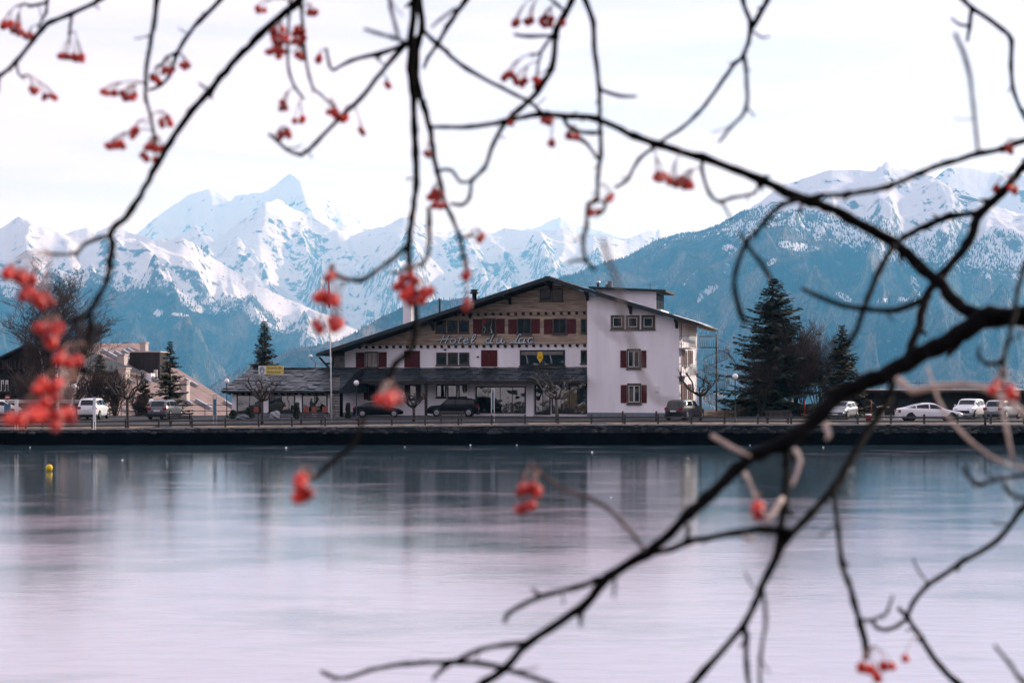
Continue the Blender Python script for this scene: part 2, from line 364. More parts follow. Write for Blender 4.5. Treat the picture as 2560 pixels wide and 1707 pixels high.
# haze: one closed box of even, pale air round the whole scene
hz = MB(); hz.box(-14000, 14000, -800, 29000, -640, 3450)
hm = bpy.data.materials.new('haze'); hm.use_nodes = True; hn = hm.node_tree
for nn in list(hn.nodes):
    if nn.type == 'BSDF_PRINCIPLED': hn.nodes.remove(nn)
pv = hn.nodes.new('ShaderNodeVolumePrincipled'); pv.inputs['Color'].default_value = (0.16, 0.58, 1.0, 1); pv.inputs['Density'].default_value = 5.6e-5; pv.inputs['Absorption Color'].default_value = (1, 1, 1, 1)
pv.inputs['Anisotropy'].default_value = 0.2
hn.links.new(pv.outputs[0], hn.nodes['Material Output'].inputs['Volume'])
tag(hz.build('haze', hm), 'pale blue air between the lake and the mountains', 'haze', None, 'stuff')

# ------------------------------------------------------------------ lake, quay and plateau
def gz(x, y):
    """height of the promenade and car park"""
    k = max(0.0, min(1.0, (4 - x) / 36)); d = max(0.0, min(1.0, 1 - (y - 104) / 16))
    return 1.43 - 0.34 * k * d
def ice_material():
    m = bpy.data.materials.new('lake_ice'); m.use_nodes = True; nt = m.node_tree; N, L = nt.nodes, nt.links
    b = N['Principled BSDF']; out = N['Material Output']
    tc = N.new('ShaderNodeTexCoord')
    def noise(s, st=(1, 1, 1), d=5, rough=0.55):
        mp = N.new('ShaderNodeMapping'); mp.inputs['Scale'].default_value = st; L.new(tc.outputs['Object'], mp.inputs[0])
        n = N.new('ShaderNodeTexNoise'); n.inputs['Scale'].default_value = s; n.inputs['Detail'].default_value = d; n.inputs['Roughness'].default_value = rough
        L.new(mp.outputs[0], n.inputs['Vector']); return n.outputs['Fac']
    def rng_(v, a, bb, c, d):
        r = N.new('ShaderNodeMapRange'); r.inputs[1].default_value = a; r.inputs[2].default_value = bb; r.inputs[3].default_value = c; r.inputs[4].default_value = d
        L.new(v, r.inputs[0]); return r.outputs[0]
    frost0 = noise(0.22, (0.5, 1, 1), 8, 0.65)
    sx = N.new('ShaderNodeSeparateXYZ'); L.new(tc.outputs['Object'], sx.inputs[0])      # paler and rougher towards the near shore
    fm = N.new('ShaderNodeMath'); fm.operation = 'ADD'; L.new(rng_(sx.outputs[1], 62, 20, -0.16, 0.22), fm.inputs[0]); L.new(frost0, fm.inputs[1]); ice_tone = fm.outputs[0]
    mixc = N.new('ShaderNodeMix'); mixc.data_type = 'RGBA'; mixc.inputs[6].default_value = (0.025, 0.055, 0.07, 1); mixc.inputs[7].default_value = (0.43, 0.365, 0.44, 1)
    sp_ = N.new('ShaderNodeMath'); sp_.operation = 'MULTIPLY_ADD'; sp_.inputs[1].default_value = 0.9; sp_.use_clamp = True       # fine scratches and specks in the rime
    spk = N.new('ShaderNodeMath'); spk.operation = 'SUBTRACT'; spk.inputs[1].default_value = 0.5; L.new(noise(2.2, (0.35, 1.6, 1), 9, 0.8), spk.inputs[0]); L.new(spk.outputs[0], sp_.inputs[0]); L.new(rng_(ice_tone, 0.38, 0.66, 0, 0.92), sp_.inputs[2])
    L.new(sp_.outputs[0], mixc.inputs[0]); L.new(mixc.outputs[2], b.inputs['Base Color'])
    L.new(rng_(ice_tone, 0.35, 0.8, 0.055, 0.12), b.inputs['Roughness'])
    b.inputs['Specular Tint'].default_value = (0.80, 0.95, 1.0, 1); b.inputs['IOR'].default_value = 2.6; b.inputs['Specular IOR Level'].default_value = 0.5
    bp = N.new('ShaderNodeBump'); bp.inputs['Strength'].default_value = 1.0; bp.inputs['Distance'].default_value = 0.0032
    L.new(noise(1.5, (0.7, 1.3, 1), 6, 0.6), bp.inputs['Height'])
    bp2 = N.new('ShaderNodeBump'); bp2.inputs['Strength'].default_value = 1.0; bp2.inputs['Distance'].default_value = 0.0028
    L.new(noise(5, (0.5, 1.6, 1), 5, 0.65), bp2.inputs['Height']); L.new(bp.outputs[0], bp2.inputs['Normal'])
    bp3 = N.new('ShaderNodeBump'); bp3.inputs['Strength'].default_value = 1.0; bp3.inputs['Distance'].default_value = 0.0030
    L.new(noise(1.3, (0.10, 1.3, 1), 6, 0.7), bp3.inputs['Height']); L.new(bp2.outputs[0], bp3.inputs['Normal'])
    L.new(bp3.outputs[0], b.inputs['Normal'])
    return m
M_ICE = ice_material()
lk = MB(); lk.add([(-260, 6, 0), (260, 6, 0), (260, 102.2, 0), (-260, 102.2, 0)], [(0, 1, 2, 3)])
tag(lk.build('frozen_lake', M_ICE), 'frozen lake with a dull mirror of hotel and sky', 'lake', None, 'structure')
M_ASPH = mat('asphalt', (0.036, 0.038, 0.041), 0.8, spec=.1, var=0.3, scale=0.4, bump=0.004, bscale=30, col2=(0.085, 0.080, 0.080))
M_GRASS = mat('winter_grass', (0.12, 0.09, 0.055), 0.95, var=0.5, scale=1.2, bump=0.03, bscale=25, col2=(0.27, 0.20, 0.14))
M_COPE = mat('quay_coping', (0.30, 0.29, 0.28), 0.8, var=0.25, scale=2, bump=0.004)
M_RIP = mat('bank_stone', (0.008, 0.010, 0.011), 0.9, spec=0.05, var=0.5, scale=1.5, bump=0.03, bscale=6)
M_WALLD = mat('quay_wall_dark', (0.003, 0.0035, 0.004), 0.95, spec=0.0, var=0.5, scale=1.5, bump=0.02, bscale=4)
# car park and promenade as a sheet that dips a little towards the left shore
xs = np.concatenate([np.linspace(-260, -60, 8), np.linspace(-58, 58, 59), np.linspace(60, 260, 8)]); ys = np.array([102.9, 103.6, 104.4, 106, 108, 110, 112, 114, 116, 118, 121, 126, 132, 140, 152, 168])
def back(x): return np.interp(x, [-260, -40, -27, -22, -16, 260], [133, 133, 134, 150, 168, 168])
V = []; 
for y in ys:
    for x in xs:
        yy = min(y, back(x)); V.append((x, yy, gz(x, yy)))
tag(obj('car_park', np_mesh('car_park', np.array(V), grid_faces(len(ys), len(xs)), M_ASPH, False)), 'asphalt car park and promenade on the lake shore', 'ground', None, 'structure')
# plateau skirt behind
sk = MB(); skx = list(xs)
for a, b_ in zip(skx[:-1], skx[1:]):
    ya, yb = back(a), back(b_); sk.add([(a, ya, 1.43), (b_, yb, 1.43), (b_ , yb + 40, -26), (a, ya + 40, -26)], [(0, 1, 2, 3)])
    sk.add([(a, ya + 40, -26), (b_, yb + 40, -26), (b_, yb + 1200, -563), (a, ya + 1200, -563)], [(0, 1, 2, 3)])
tag(sk.build('plateau_slope', M_GRASS), 'slope falling away behind the car park', 'ground', None, 'structure')
# grass strips along the promenade, slightly above the asphalt
for k, (x0, x1, y0, y1) in enumerate([(-37, -26.5, 104.2, 107.6), (1.2, 6.0, 104.3, 107.5), (7.0, 24.0, 104.0, 108.2), (25.5, 39, 103.8, 106.5), (-25, -1, 104.0, 106)]):
    g = MB(); nx_ = 24; pts = []
    for j in range(5):
        for i in range(nx_ + 1):
            x = x0 + (x1 - x0) * i / nx_; y = y0 + (y1 - y0) * j / 4
            if j in (0, 4): y += 0.25 * math.sin(i * 1.7 + k) + random.uniform(-.15, .15)
            pts.append((x, y, gz(x, y) + 0.02 + (0.05 * random.random() if 0 < j < 4 else 0)))
    g.add(pts, [(j * (nx_ + 1) + i, j * (nx_ + 1) + i + 1, (j + 1) * (nx_ + 1) + i + 1, (j + 1) * (nx_ + 1) + i) for j in range(4) for i in range(nx_)])
    tag(g.build('grass_strip', M_GRASS), 'strip of withered grass between promenade rail and car park', 'grass', None, 'stuff')
# quay wall: coping stones, sloped stone bank, dark vertical wall
q = thing('quay_wall', 'dark stone quay wall along the far lake shore', 'wall', (0, 102.3, 0))
w = MB()
segs = np.linspace(-130, 130, 27)
for a, b_ in zip(segs[:-1], segs[1:]):
    za, zb_ = gz(a, 103), gz(b_, 103)
    w.add([(a, -0.2, -1), (b_, -0.2, -1), (b_, -0.2, 0.86), (a, -0.2, 0.86)], [(0, 1, 2, 3)])
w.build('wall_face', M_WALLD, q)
w = MB()
bx = np.linspace(-90, 90, 181); rows = 5; pts = []
for j in range(rows):
    t = j / (rows - 1)
    for x in bx:
        pts.append((x, -0.22 + 0.86 * t + (random.uniform(-.05, .05) if 0 < j < rows - 1 else 0), 0.86 + (gz(x, 103) - 0.04 - 0.86) * t + (random.uniform(-.06, .06) if 0 < j < rows - 1 else 0)))
w.add(pts, [(j * 181 + i, j * 181 + i + 1, (j + 1) * 181 + i + 1, (j + 1) * 181 + i) for j in range(rows - 1) for i in range(180)])
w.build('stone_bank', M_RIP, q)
bs = MB()
for k in range(900):                                   # loose stones of the bank, too small to pick apart
    x = random.uniform(-60, 60); t = random.random() ** .8; y = -0.30 + 0.92 * t; z = 0.84 + (gz(x, 103) - 0.10 - 0.84) * t; r_ = random.uniform(.06, .19)
    o_ = len(bs.v); bs.ball((0, 0, 0), 1, 6, 4); bs.v[o_:] = [(x + r_ * 1.4 * vx * random.uniform(.8, 1.2), y + r_ * vy * random.uniform(.7, 1.1), z + r_ * .7 * vz) for vx, vy, vz in bs.v[o_:]]
tag(bs.build('bank_stones', mat('bank_rubble', (0.02, 0.023, 0.026), 0.9, spec=.05, var=0.6, scale=1.3, col2=(0.07, 0.07, 0.07)), q), kind='stuff')
cop = None
for i in range(96):
    x = -48 + i * 1.0
    if cop is None:
        c = MB(); c.box(-0.492, 0.492, -0.17, 0.17, -0.25, 0.045); cop = c.mesh('coping_stone', M_COPE)
    obj('coping_stone', cop, q, (x + 0.5, 0.78 , gz(x + 0.5, 103)), (random.uniform(-.01, .01), -0.34 / 36 * (1 if -32 < x < 4 else 0), random.uniform(-.008, .008)))
# near bank under the rowan
nb = MB(); nbx = np.linspace(-60, 60, 61); nby = [(-40, 2.6), (-10, 2.6), (0, 2.6), (4, 2.3), (7, 0.8), (9.5, -0.1)]; pts = []
for (y, z) in nby:
    for x in nbx: pts.append((x, y + random.uniform(-.2, .2), z + random.uniform(-.06, .06)))
nb.add(pts, [(j * 61 + i, j * 61 + i + 1, (j + 1) * 61 + i + 1, (j + 1) * 61 + i) for j in range(5) for i in range(60)])
tag(nb.build('near_bank', M_GRASS), 'grassy near bank of the lake under the rowan', 'ground', None, 'structure')
# ------------------------------------------------------------------ building frames
class Frame:
    """local axes of a building: u along its front to the right, v into it, z up from its foot"""
    def __init__(s, C, phi):
        s.C = Vector(C); s.phi = phi
        s.U = Vector((math.cos(phi), -math.sin(phi), 0)); s.V = Vector((math.sin(phi), math.cos(phi), 0))
    def fac(s, px, py, v):
        d = ray(px, py); o = Vector((0, 0, CH)); t = (v + (s.C - o).dot(s.V)) / d.dot(s.V); P = o + d * t - s.C
        return P.dot(s.U), P.z
    def side(s, px, py, u):
        d = ray(px, py); o = Vector((0, 0, CH)); t = (u + (s.C - o).dot(s.U)) / d.dot(s.U); P = o + d * t - s.C
        return P.dot(s.V), P.z
    def thing(s, name, label, cat, u=0, v=0, z=0, group=None):
        return thing(name, label, cat, s.C + s.U * u + s.V * v + Vector((0, 0, z)), -s.phi, group)

M_RENDER = mat('white_render', (0.82, 0.785, 0.805), 0.9, spec=0.1, var=0.08, scale=0.9, stretch=(1, 1, .22), bump=0.004, bscale=12, col2=(0.88, 0.845, 0.86))
M_PLINTH = mat('grey_plinth', (0.16, 0.18, 0.20), 0.85, var=0.15)
M_WOOD = mat('weathered_boards', (0.37, 0.28, 0.20), 0.85, spec=0.2, var=0.35, scale=2.2, stretch=(0.35, 1, 4), bump=0.004, bscale=10, rand=0.2, col2=(0.55, 0.43, 0.32))
M_BEAM = mat('dark_beam', (0.030, 0.024, 0.020), 0.8, var=0.4, scale=5, stretch=(1, 1, 3))
M_SOFFIT = mat('pine_soffit', (0.33, 0.22, 0.13), 0.8, var=0.3, scale=3, stretch=(3, 0.4, 1))
M_SHUT = mat('red_shutter', (0.075, 0.009, 0.010), 0.55, var=0.2, scale=4, rand=0.08)
M_FRAME = mat('brown_frame', (0.085, 0.068, 0.058), 0.7, var=0.25, scale=6)
M_FRAMED = mat('dark_frame', (0.022, 0.022, 0.024), 0.5, var=0.2)
M_WFRAME = mat('white_frame', (0.7, 0.7, 0.68), 0.5, var=0.05)
M_SLATE = mat('slate', (0.030, 0.038, 0.043), 0.4, spec=0.5, var=0.4, scale=4, bump=0.012, bscale=9, rand=0.55)
M_ROOF = mat('roof_sheet', (0.028, 0.033, 0.037), 0.7, var=0.25, scale=1.5)
M_SNOW = mat('roof_snow', (0.82, 0.82, 0.86), 0.8, var=0.04)
M_METAL = mat('zinc', (0.45, 0.46, 0.48), 0.35, metal=0.9, var=0.15, scale=5)
M_DMETAL = mat('dark_metal', (0.035, 0.037, 0.04), 0.45, metal=0.6, var=0.2)
M_GALV = mat('galvanised_steel', (0.32, 0.34, 0.36), 0.5, metal=0.7, var=0.15, scale=6)
M_STONE = mat('masonry_stone', (0.17, 0.16, 0.15), 0.9, var=0.35, scale=3, bump=0.02, bscale=8, rand=0.35)
def glass_material():
    m, nt, b = nodes('window_glass'); N, L = nt.nodes, nt.links
    b.inputs['Base Color'].default_value = (0.006, 0.007, 0.008, 1); b.inputs['Roughness'].default_value = 0.02
    b.inputs['Specular IOR Level'].default_value = 0.5; b.inputs['IOR'].default_value = 2.1
    tc = N.new('ShaderNodeTexCoord'); oi = N.new('ShaderNodeObjectInfo'); ad = N.new('ShaderNodeVectorMath'); ad.operation = 'ADD'
    L.new(tc.outputs['Object'], ad.inputs[0]); L.new(oi.outputs['Location'], ad.inputs[1])
    n = N.new('ShaderNodeTexNoise'); n.inputs['Scale'].default_value = 0.9; n.inputs['Detail'].default_value = 1; L.new(ad.outputs[0], n.inputs['Vector'])
    bp = N.new('ShaderNodeBump'); bp.inputs['Strength'].default_value = 1.0; bp.inputs['Distance'].default_value = 0.012
    L.new(n.outputs['Fac'], bp.inputs['Height']); L.new(bp.outputs[0], b.inputs['Normal'])
    return m
M_GLASS = glass_material()
M_CURT = mat('curtain', (0.30, 0.27, 0.24), 0.9, var=0.3, scale=8, stretch=(6, 1, 0.4))

def wbox(u0, u1, z0, z1, va, vb, axis='f'):
    """box on a wall: axis 'f' = wall along u (front), 's' = wall along v (right flank, u is depth out of it)"""
    b = MB()
    if axis == 'f': b.box(u0, u1, min(va, vb), max(va, vb), z0, z1)
    else: b.box(min(-va, -vb), max(-va, -vb), u0, u1, z0, z1)
    return b
def window(par, u0, u1, z0, z1, v, lights=1, fw=0.09, mat_=None, sill=True, proud=0.07, axis='f', inner=None, name='window', head=0.0, curtain=None):
    """frame ring proud of the wall, panes set back in it, mullions, sill"""
    mat_ = mat_ or M_FRAME; f = MB()
    def fb(a, b_, c, d, p0, p1):
        if axis == 'f': f.box(a, b_, v - p1, v - p0, c, d)
        else: f.box(-v + p0, -v + p1, a, b_, c, d)
    # axis 's': wall plane u = -v(=0), outwards +u
    fb(u0, u0 + fw, z0, z1, -0.05, proud); fb(u1 - fw, u1, z0, z1, -0.05, proud)
    fb(u0 + fw, u1 - fw, z1 - fw - head, z1, -0.05, proud); fb(u0 + fw, u1 - fw, z0, z0 + fw, -0.05, proud)
    a, b_ = u0 + fw, u1 - fw; mw = 0.05
    for k in range(1, lights):
        c = a + (b_ - a) * k / lights; fb(c - mw / 2, c + mw / 2, z0 + fw, z1 - fw - head, -0.05, proud - 0.015)
    w = f.build(name, mat_, par)
    for k in range(lights):
        c0 = a + (b_ - a) * k / lights + (mw / 2 if k else 0); c1 = a + (b_ - a) * (k + 1) / lights - (mw / 2 if k < lights - 1 else 0)
        zz0, zz1 = z0 + fw, z1 - fw - head
        if inner:
            g = MB(); t = 0.045
            def gb(x0_, x1_, y0_, y1_):
                if axis == 'f': g.box(x0_, x1_, v - proud + 0.018, v + 0.02, y0_, y1_)
                else: g.box(-v - 0.02, -v + proud - 0.018, x0_, x1_, y0_, y1_)
            gb(c0, c0 + t, zz0, zz1); gb(c1 - t, c1, zz0, zz1); gb(c0 + t, c1 - t, zz0, zz0 + t); gb(c0 + t, c1 - t, zz1 - t, zz1)
            g.build('casement', inner, w); c0 += t; c1 -= t; zz0 += t; zz1 -= t
        cu, cz = (c0 + c1) / 2, (zz0 + zz1) / 2; p = MB(); hu, hz_ = (c1 - c0) / 2, (zz1 - zz0) / 2
        tilt = random.uniform(-.012, .012)
        if axis == 'f': p.box(-hu, hu, -0.012, 0.012, -hz_, hz_); p.build('pane', M_GLASS, w, (cu, v - 0.025, cz), (random.uniform(-.006, .006), 0, tilt))
        else: p.box(-0.012, 0.012, -hu, hu, -hz_, hz_); p.build('pane', M_GLASS, w, (-v + 0.025, cu, cz), (0, 0, tilt))
        if curtain and k in curtain:
            q_ = MB(); nn = 14; pts = []
            for j in (0, 1):
                for i in range(nn + 1):
                    pts.append((c0 + (c1 - c0) * i / nn, v - 0.042 - 0.004 * math.sin(i * 2.2), zz0 + (zz1 - zz0) * j))
            # a net curtain hung in the open light, in front of the dark room
            q_.add(pts, [(i, i + 1, nn + 2 + i, nn + 1 + i) for i in range(nn) if (i % 5) != 2]); q_.build('curtain', M_CURT, w)
    if sill:
        s = MB()
        if axis == 'f': s.box(u0 - 0.08, u1 + 0.08, v - proud - 0.07, v - 0.003, z0 - 0.1, z0 - 0.003)
        else: s.box(-v + 0.003, -v + proud + 0.07, u0 - 0.08, u1 + 0.08, z0 - 0.1, z0 - 0.003)
        s.build('sill', mat_, w)
    return w
def shutter(par, u0, u1, z0, z1, v, axis='f', leaves=1):
    b = MB()
    def bb(a, b_, c, d, p0, p1):
        if axis == 'f': b.box(a, b_, v - p1, v - p0, c, d)
        else: b.box(-v + p0, -v + p1, a, b_, c, d)
    L_ = (u1 - u0) / leaves
    for k in range(leaves):
        a, c = u0 + L_ * k + (0.008 if k else 0), u0 + L_ * (k + 1) - (0.008 if k < leaves - 1 else 0)
        t = min(0.09, (c - a) * 0.18); h = z1 - z0
        bb(a, c, z0, z1, 0.012, 0.035)
        bb(a, a + t, z0, z1, 0.0352, 0.05); bb(c - t, c, z0, z1, 0.0352, 0.05)
        for zz in (z0, z0 + h * 0.48, z1 - t): bb(a + t, c - t, zz, zz + t, 0.0352, 0.05)
    return b.build('shutter', M_SHUT, par)

# ------------------------------------------------------------------ the hotel
HF = Frame((14.8, 126, 1.40), R(15)); H = HF.thing('hotel', 'white hotel with timbered gable, red shutters and wide low roof', 'hotel')
VM = 1.5; VV = -1.2; VB = 12.0          # main front, verge of the roof, back
rl = HF.fac(792, 884, VV); rk = HF.fac(1368, 692, VV); rr_ = HF.fac(1744, 807, VV)
def roofz(u):
    a, b_ = (rl, rk) if u < rk[0] else (rk, rr_)
    return a[1] + (b_[1] - a[1]) * (u - a[0]) / (b_[0] - a[0])
UL = HF.fac(862, 900, VM)[0]; UB = HF.fac(1468, 900, 0)[0]
def wall_poly(u0, u1, v, z0=0.0, drop=0.34):
    p = [(u0, v, z0), (u1, v, z0), (u1, v, roofz(u1) - drop)]
    if u0 < rk[0] < u1: p.append((rk[0], v, rk[1] - drop))
    p.append((u0, v, roofz(u0) - drop)); return p
b = MB(); b.prism(wall_poly(UL, UB + 0.02, VM), (0, VB - VM, 0)); b.build('wall', M_RENDER, H)
b = MB(); b.prism(wall_poly(UB, 0, 0, 0.42), (0, VB, 0)); b.build('wall', M_RENDER, H)
b = MB(); b.box(UB - 0.01, 0.012, -0.03, VB - .02, -0.05, 0.42); b.build('plinth', M_PLINTH, H)
# roof: two slabs, boards of the verge, ridge cap, snow left on the sunny eave
rb = MB()
for a, b_ in ((rl, rk), (rk, rr_)):
    b = MB(); b.prism([(a[0], VV, a[1] - 0.16), (b_[0], VV, b_[1] - 0.16), (b_[0], VV, b_[1]), (a[0], VV, a[1])], (0, 14.2, 0)); b.build('roof', M_ROOF, H)
    b = MB(); b.prism([(a[0], VV - 0.05, a[1] - 0.30), (b_[0], VV - 0.05, b_[1] - 0.30), (b_[0], VV - 0.05, b_[1] + 0.05), (a[0], VV - 0.05, a[1] + 0.05)], (0, 0.048, 0)); b.build('bargeboard', M_ROOF, H)
    b = MB(); b.prism([(a[0], VV + .01, a[1] - 0.20), (b_[0], VV + .01, b_[1] - 0.20), (b_[0], VV + .01, b_[1] - 0.163), (a[0], VV + .01, a[1] - 0.163)], (0, 14.1, 0)); b.build('soffit', M_SOFFIT if a is rk else M_BEAM, H)
b = MB(); b.box(rk[0] - 0.25, rk[0] + 0.25, VV - .03, 13, rk[1] - 0.02, rk[1] + 0.06); b.build('ridge_cap', M_ROOF, H)
# standing seams of the sheet roof
for a, b_ in ((rl, rk), (rk, rr_)):
    n = 12
    for k in range(1, n):
        v = VV + 14.2 * k / n; s = MB(); s.prism([(a[0], v, a[1] - .01), (b_[0], v, b_[1] - .01), (b_[0], v, b_[1] + .05), (a[0], v, a[1] + .05)], (0, 0.04, 0)); s.build('roof_seam', M_ROOF, H)
# snow strips along the right eave and beside the penthouse
for (fa, fb, va, vb, th) in ((0.80, 0.995, -0.4, 4.2, .10), (0.86, 0.99, 5.0, 12.5, .12), (0.50, 0.60, 0.6, 2.4, .09), (0.06, 0.22, 0.2, 5.0, .07)):
    ua = rk[0] + (rr_[0] - rk[0]) * fa; ub = rk[0] + (rr_[0] - rk[0]) * fb; s = MB(); n = 8; top = []; bot = []
    for i in range(n + 1):
        for j in range(n + 1):
            u = ua + (ub - ua) * i / n; v = va + (vb - va) * j / n; e = min(i, n - i, j, n - j)
            top.append((u + random.uniform(-.12, .12) * (e == 0), v + random.uniform(-.15, .15) * (e == 0), roofz(u) + (0.01 if e == 0 else th * (0.6 + 0.4 * random.random()))))
    s.add(top, [(i * (n + 1) + j, (i + 1) * (n + 1) + j, (i + 1) * (n + 1) + j + 1, i * (n + 1) + j + 1) for i in range(n) for j in range(n)], True); s.build('snow_patch', M_SNOW, H)
# rafter ends under the right eave
for k in range(13):
    v = VV + 0.4 + 1.05 * k; u0, u1 = -0.15, rr_[0] - 0.08; s = MB()
    s.prism([(u0, v, roofz(u0) - 0.46), (u1, v, roofz(u1) - 0.40), (u1, v, roofz(u1) - 0.21), (u0, v, roofz(u0) - 0.21)], (0, 0.14, 0)); s.build('rafter', M_SOFFIT, H)
# carved brackets carrying the verge
for (px, py, vv, front) in ((1084, 790, VM, 1), (1176, 765, VM, 1), (1276, 738, VM, 1), (1378, 708, VM, 1), (1469, 738, 0, 1), (1577, 768, 0, 1), (1692, 800, 0, 1)):
    u, z = HF.fac(px, py, vv); zt = roofz(u) - 0.21; d = vv - VV - 0.1; s = MB()
    s.prism([(u - .11, vv - 0.002, zt), (u - .11, vv - 0.002, zt - 0.85), (u - .11, vv - 0.18, zt - 0.80), (u - .11, vv - 0.35, zt - 0.45), (u - .11, vv - d * 0.75, zt - 0.30), (u - .11, vv - d, zt - 0.26), (u - .11, vv - d, zt)], (0.22, 0, 0)); s.build('bracket', M_BEAM, H)
# timber boards of the gable, cut to the slope and round the windows' wall line
zb0 = HF.fac(1200, 861, VM)[1]; u_l, u_r = UL - 1.0, UB - 0.02
rowh = 0.205; z = zb0; row = 0
def roof_u(zz, side):                   # where the underside of the roof meets a height
    a, b_ = (rl, rk) if side < 0 else (rk, rr_)
    return a[0] + (b_[0] - a[0]) * (zz + 0.36 - a[1]) / (b_[1] - a[1])
while z < rk[1] - 0.7:
    zt = z + rowh - 0.014; ul = max(u_l, roof_u(zt, -1)); ur = min(u_r, roof_u(zt, 1))
    ulb = max(u_l, roof_u(z, -1)); urb = min(u_r, roof_u(z, 1))
    if ur - ul > 0.5:
        cuts = [ul]; u = ul + random.uniform(2.0, 5.5)
        while u < ur - 1.6: cuts.append(u); u += random.uniform(3.5, 6.5)
        cuts.append(ur)
        for i in range(len(cuts) - 1):
            a, c = cuts[i] + (0.006 if i else 0), cuts[i + 1] - (0.006 if i < len(cuts) - 2 else 0)
            ab = ulb if i == 0 else a; cb = urb if i == len(cuts) - 2 else c; pr = random.uniform(0.050, 0.064)
            s = MB(); s.prism([(ab, VM - pr, z), (cb, VM - pr, z), (c, VM - pr, zt), (a, VM - pr, zt)], (0, pr - 0.003, 0)); s.build('board', M_WOOD, H)
    z += rowh; row += 1
# rows of beam ends
b0 = HF.fac(884, 868, VM); b1 = HF.fac(1462, 863, VM); bm = None
def beam_end():
    s = MB(); s.prism([(-.1, 0, .12), (-.1, -.30, .12), (-.1, -.30, -0.02), (-.1, -.2, -.12), (-.1, 0, -.14)], (0.2, 0, 0)); return s.mesh('beam_end', M_BEAM)
bm = beam_end()
for i in range(34): obj('beam_end', bm, H, (b0[0] + (b1[0] - b0[0]) * i / 33, VM - 0.002, b0[1] + (b1[1] - b0[1]) * i / 33))
c0 = HF.fac(1142, 787, VM); c1 = HF.fac(1462, 782, VM)
for i in range(18): obj('beam_end', bm, H, (c0[0] + (c1[0] - c0[0]) * i / 17, VM - 0.066, c0[1] + (c1[1] - c0[1]) * i / 17))
s = MB(); s.box(b0[0] - 1.2, UB - 0.03, VM - 0.12, VM - 0.066, zb0 - 0.02, zb0 + 0.16); s.build('trim_beam', M_WOOD, H)
# windows of the gable and upper floor, from the photograph's outline
def fwin(x0, x1, y0, y1, v=VM, **k):
    u0, z1 = HF.fac(x0, y0, v); u1, z0 = HF.fac(x1, y1, v); return window(H, u0, u1, z0, z1, v, **k)
def fshut(x0, x1, y0, y1, v=VM, **k):
    u0, z1 = HF.fac(x0, y0, v); u1, z0 = HF.fac(x1, y1, v); return shutter(H, u0, u1, z0, z1, v, **k)
VW = VM - 0.066
for x in (1350, 1379.5): fwin(x, x + 28, 722, 752, VW)
for x in (1090, 1119, 1148): fwin(x, x + 25, 801, 832, VW)
for (sa, wa, wb, sb) in ((1183, 1206, 1240, 1262), (1271, 1293, 1328, 1350), (1360, 1382.5, 1417, 1440)):
    fwin(wa, wb, 796, 835, VW, lights=2); fshut(sa, wa - 1, 798, 835, VW); fshut(wb + 1, sb, 797, 834, VW)
fwin(1452, 1466.5, 797, 832, VW)
fwin(912, 946, 879, 919, lights=1, head=0.05, curtain=(0,)); fshut(890, 911, 881, 919); fshut(947, 967, 880, 918)
fshut(1011, 1050, 877, 918, leaves=2); fshut(1203, 1243.5, 875, 916, leaves=2)
for x in (1091, 1119.5, 1148): fwin(x, x + 25.5, 881, 912)
bw = fwin(1300, 1412.5, 875, 914, lights=1, mat_=M_FRAMED, fw=0.07)
# striped blind and side drapes behind the big window's glass edge
u0, z1 = HF.fac(1302, 876, VM); u1, z0 = HF.fac(1410, 912, VM)
s = MB(); n = 40
for i in range(n):
    a = u0 + .08 + (u1 - u0 - .16) * i / n; c = u0 + .08 + (u1 - u0 - .16) * (i + 0.55) / n
    s.box(a, c, VM - 0.048, VM - 0.040, z1 - 0.42, z1 - 0.10)
s.build('valance', M_CURT, bw)
for px in (1318, 1378):
    u, _ = HF.fac(px, 890, VM); s = MB(); s.tube([(u - .12, VM - .045, z1 - .4), (u, VM - .045, z1 - .8), (u + .06, VM - .045, z0 + .12)], [.03, .06, .09], 6); s.build('drape', M_CURT, bw)
fwin(1452, 1467.5, 875, 908)
# block windows
for x in (1527, 1565, 1603.5): fwin(x, x + 34, 788, 823, 0, fw=0.22, inner=M_WFRAME)
for (y0, y1, dx) in ((872, 921, 0), (958, 1009, 1)):
    fwin(1567 + dx, 1602 + dx, y0, y1, 0, lights=2, fw=0.14, inner=M_WFRAME, head=0.06); fshut(1551 + dx, 1566 + dx, y0 + 4, y1 - 2, 0); fshut(1603 + dx, 1616 + dx, y0 + 4, y1 - 2, 0)
u0, z1 = HF.fac(1637, 964, 0); u1, z0 = HF.fac(1648, 980, 0); s = MB(); s.box(u0, u1, -0.06, -0.002, z0, z1); s.box(u0 + .05, u1 - .05, -0.075, -0.061, z0 + .05, z1 - .05); s.build('meter_box', M_WFRAME, H)
for (px, py) in ((1113, 874), (1195, 892)):
    u, z = HF.fac(px, py, VM); s = MB(); s.box(u - .12, u + .12, VM - 0.06, VM - 0.002, z - .07, z + .07); s.box(u - .07, u + .07, VM - 0.1, VM - 0.061, z - .05, z + .05); s.build('wall_lamp', M_DMETAL, H)
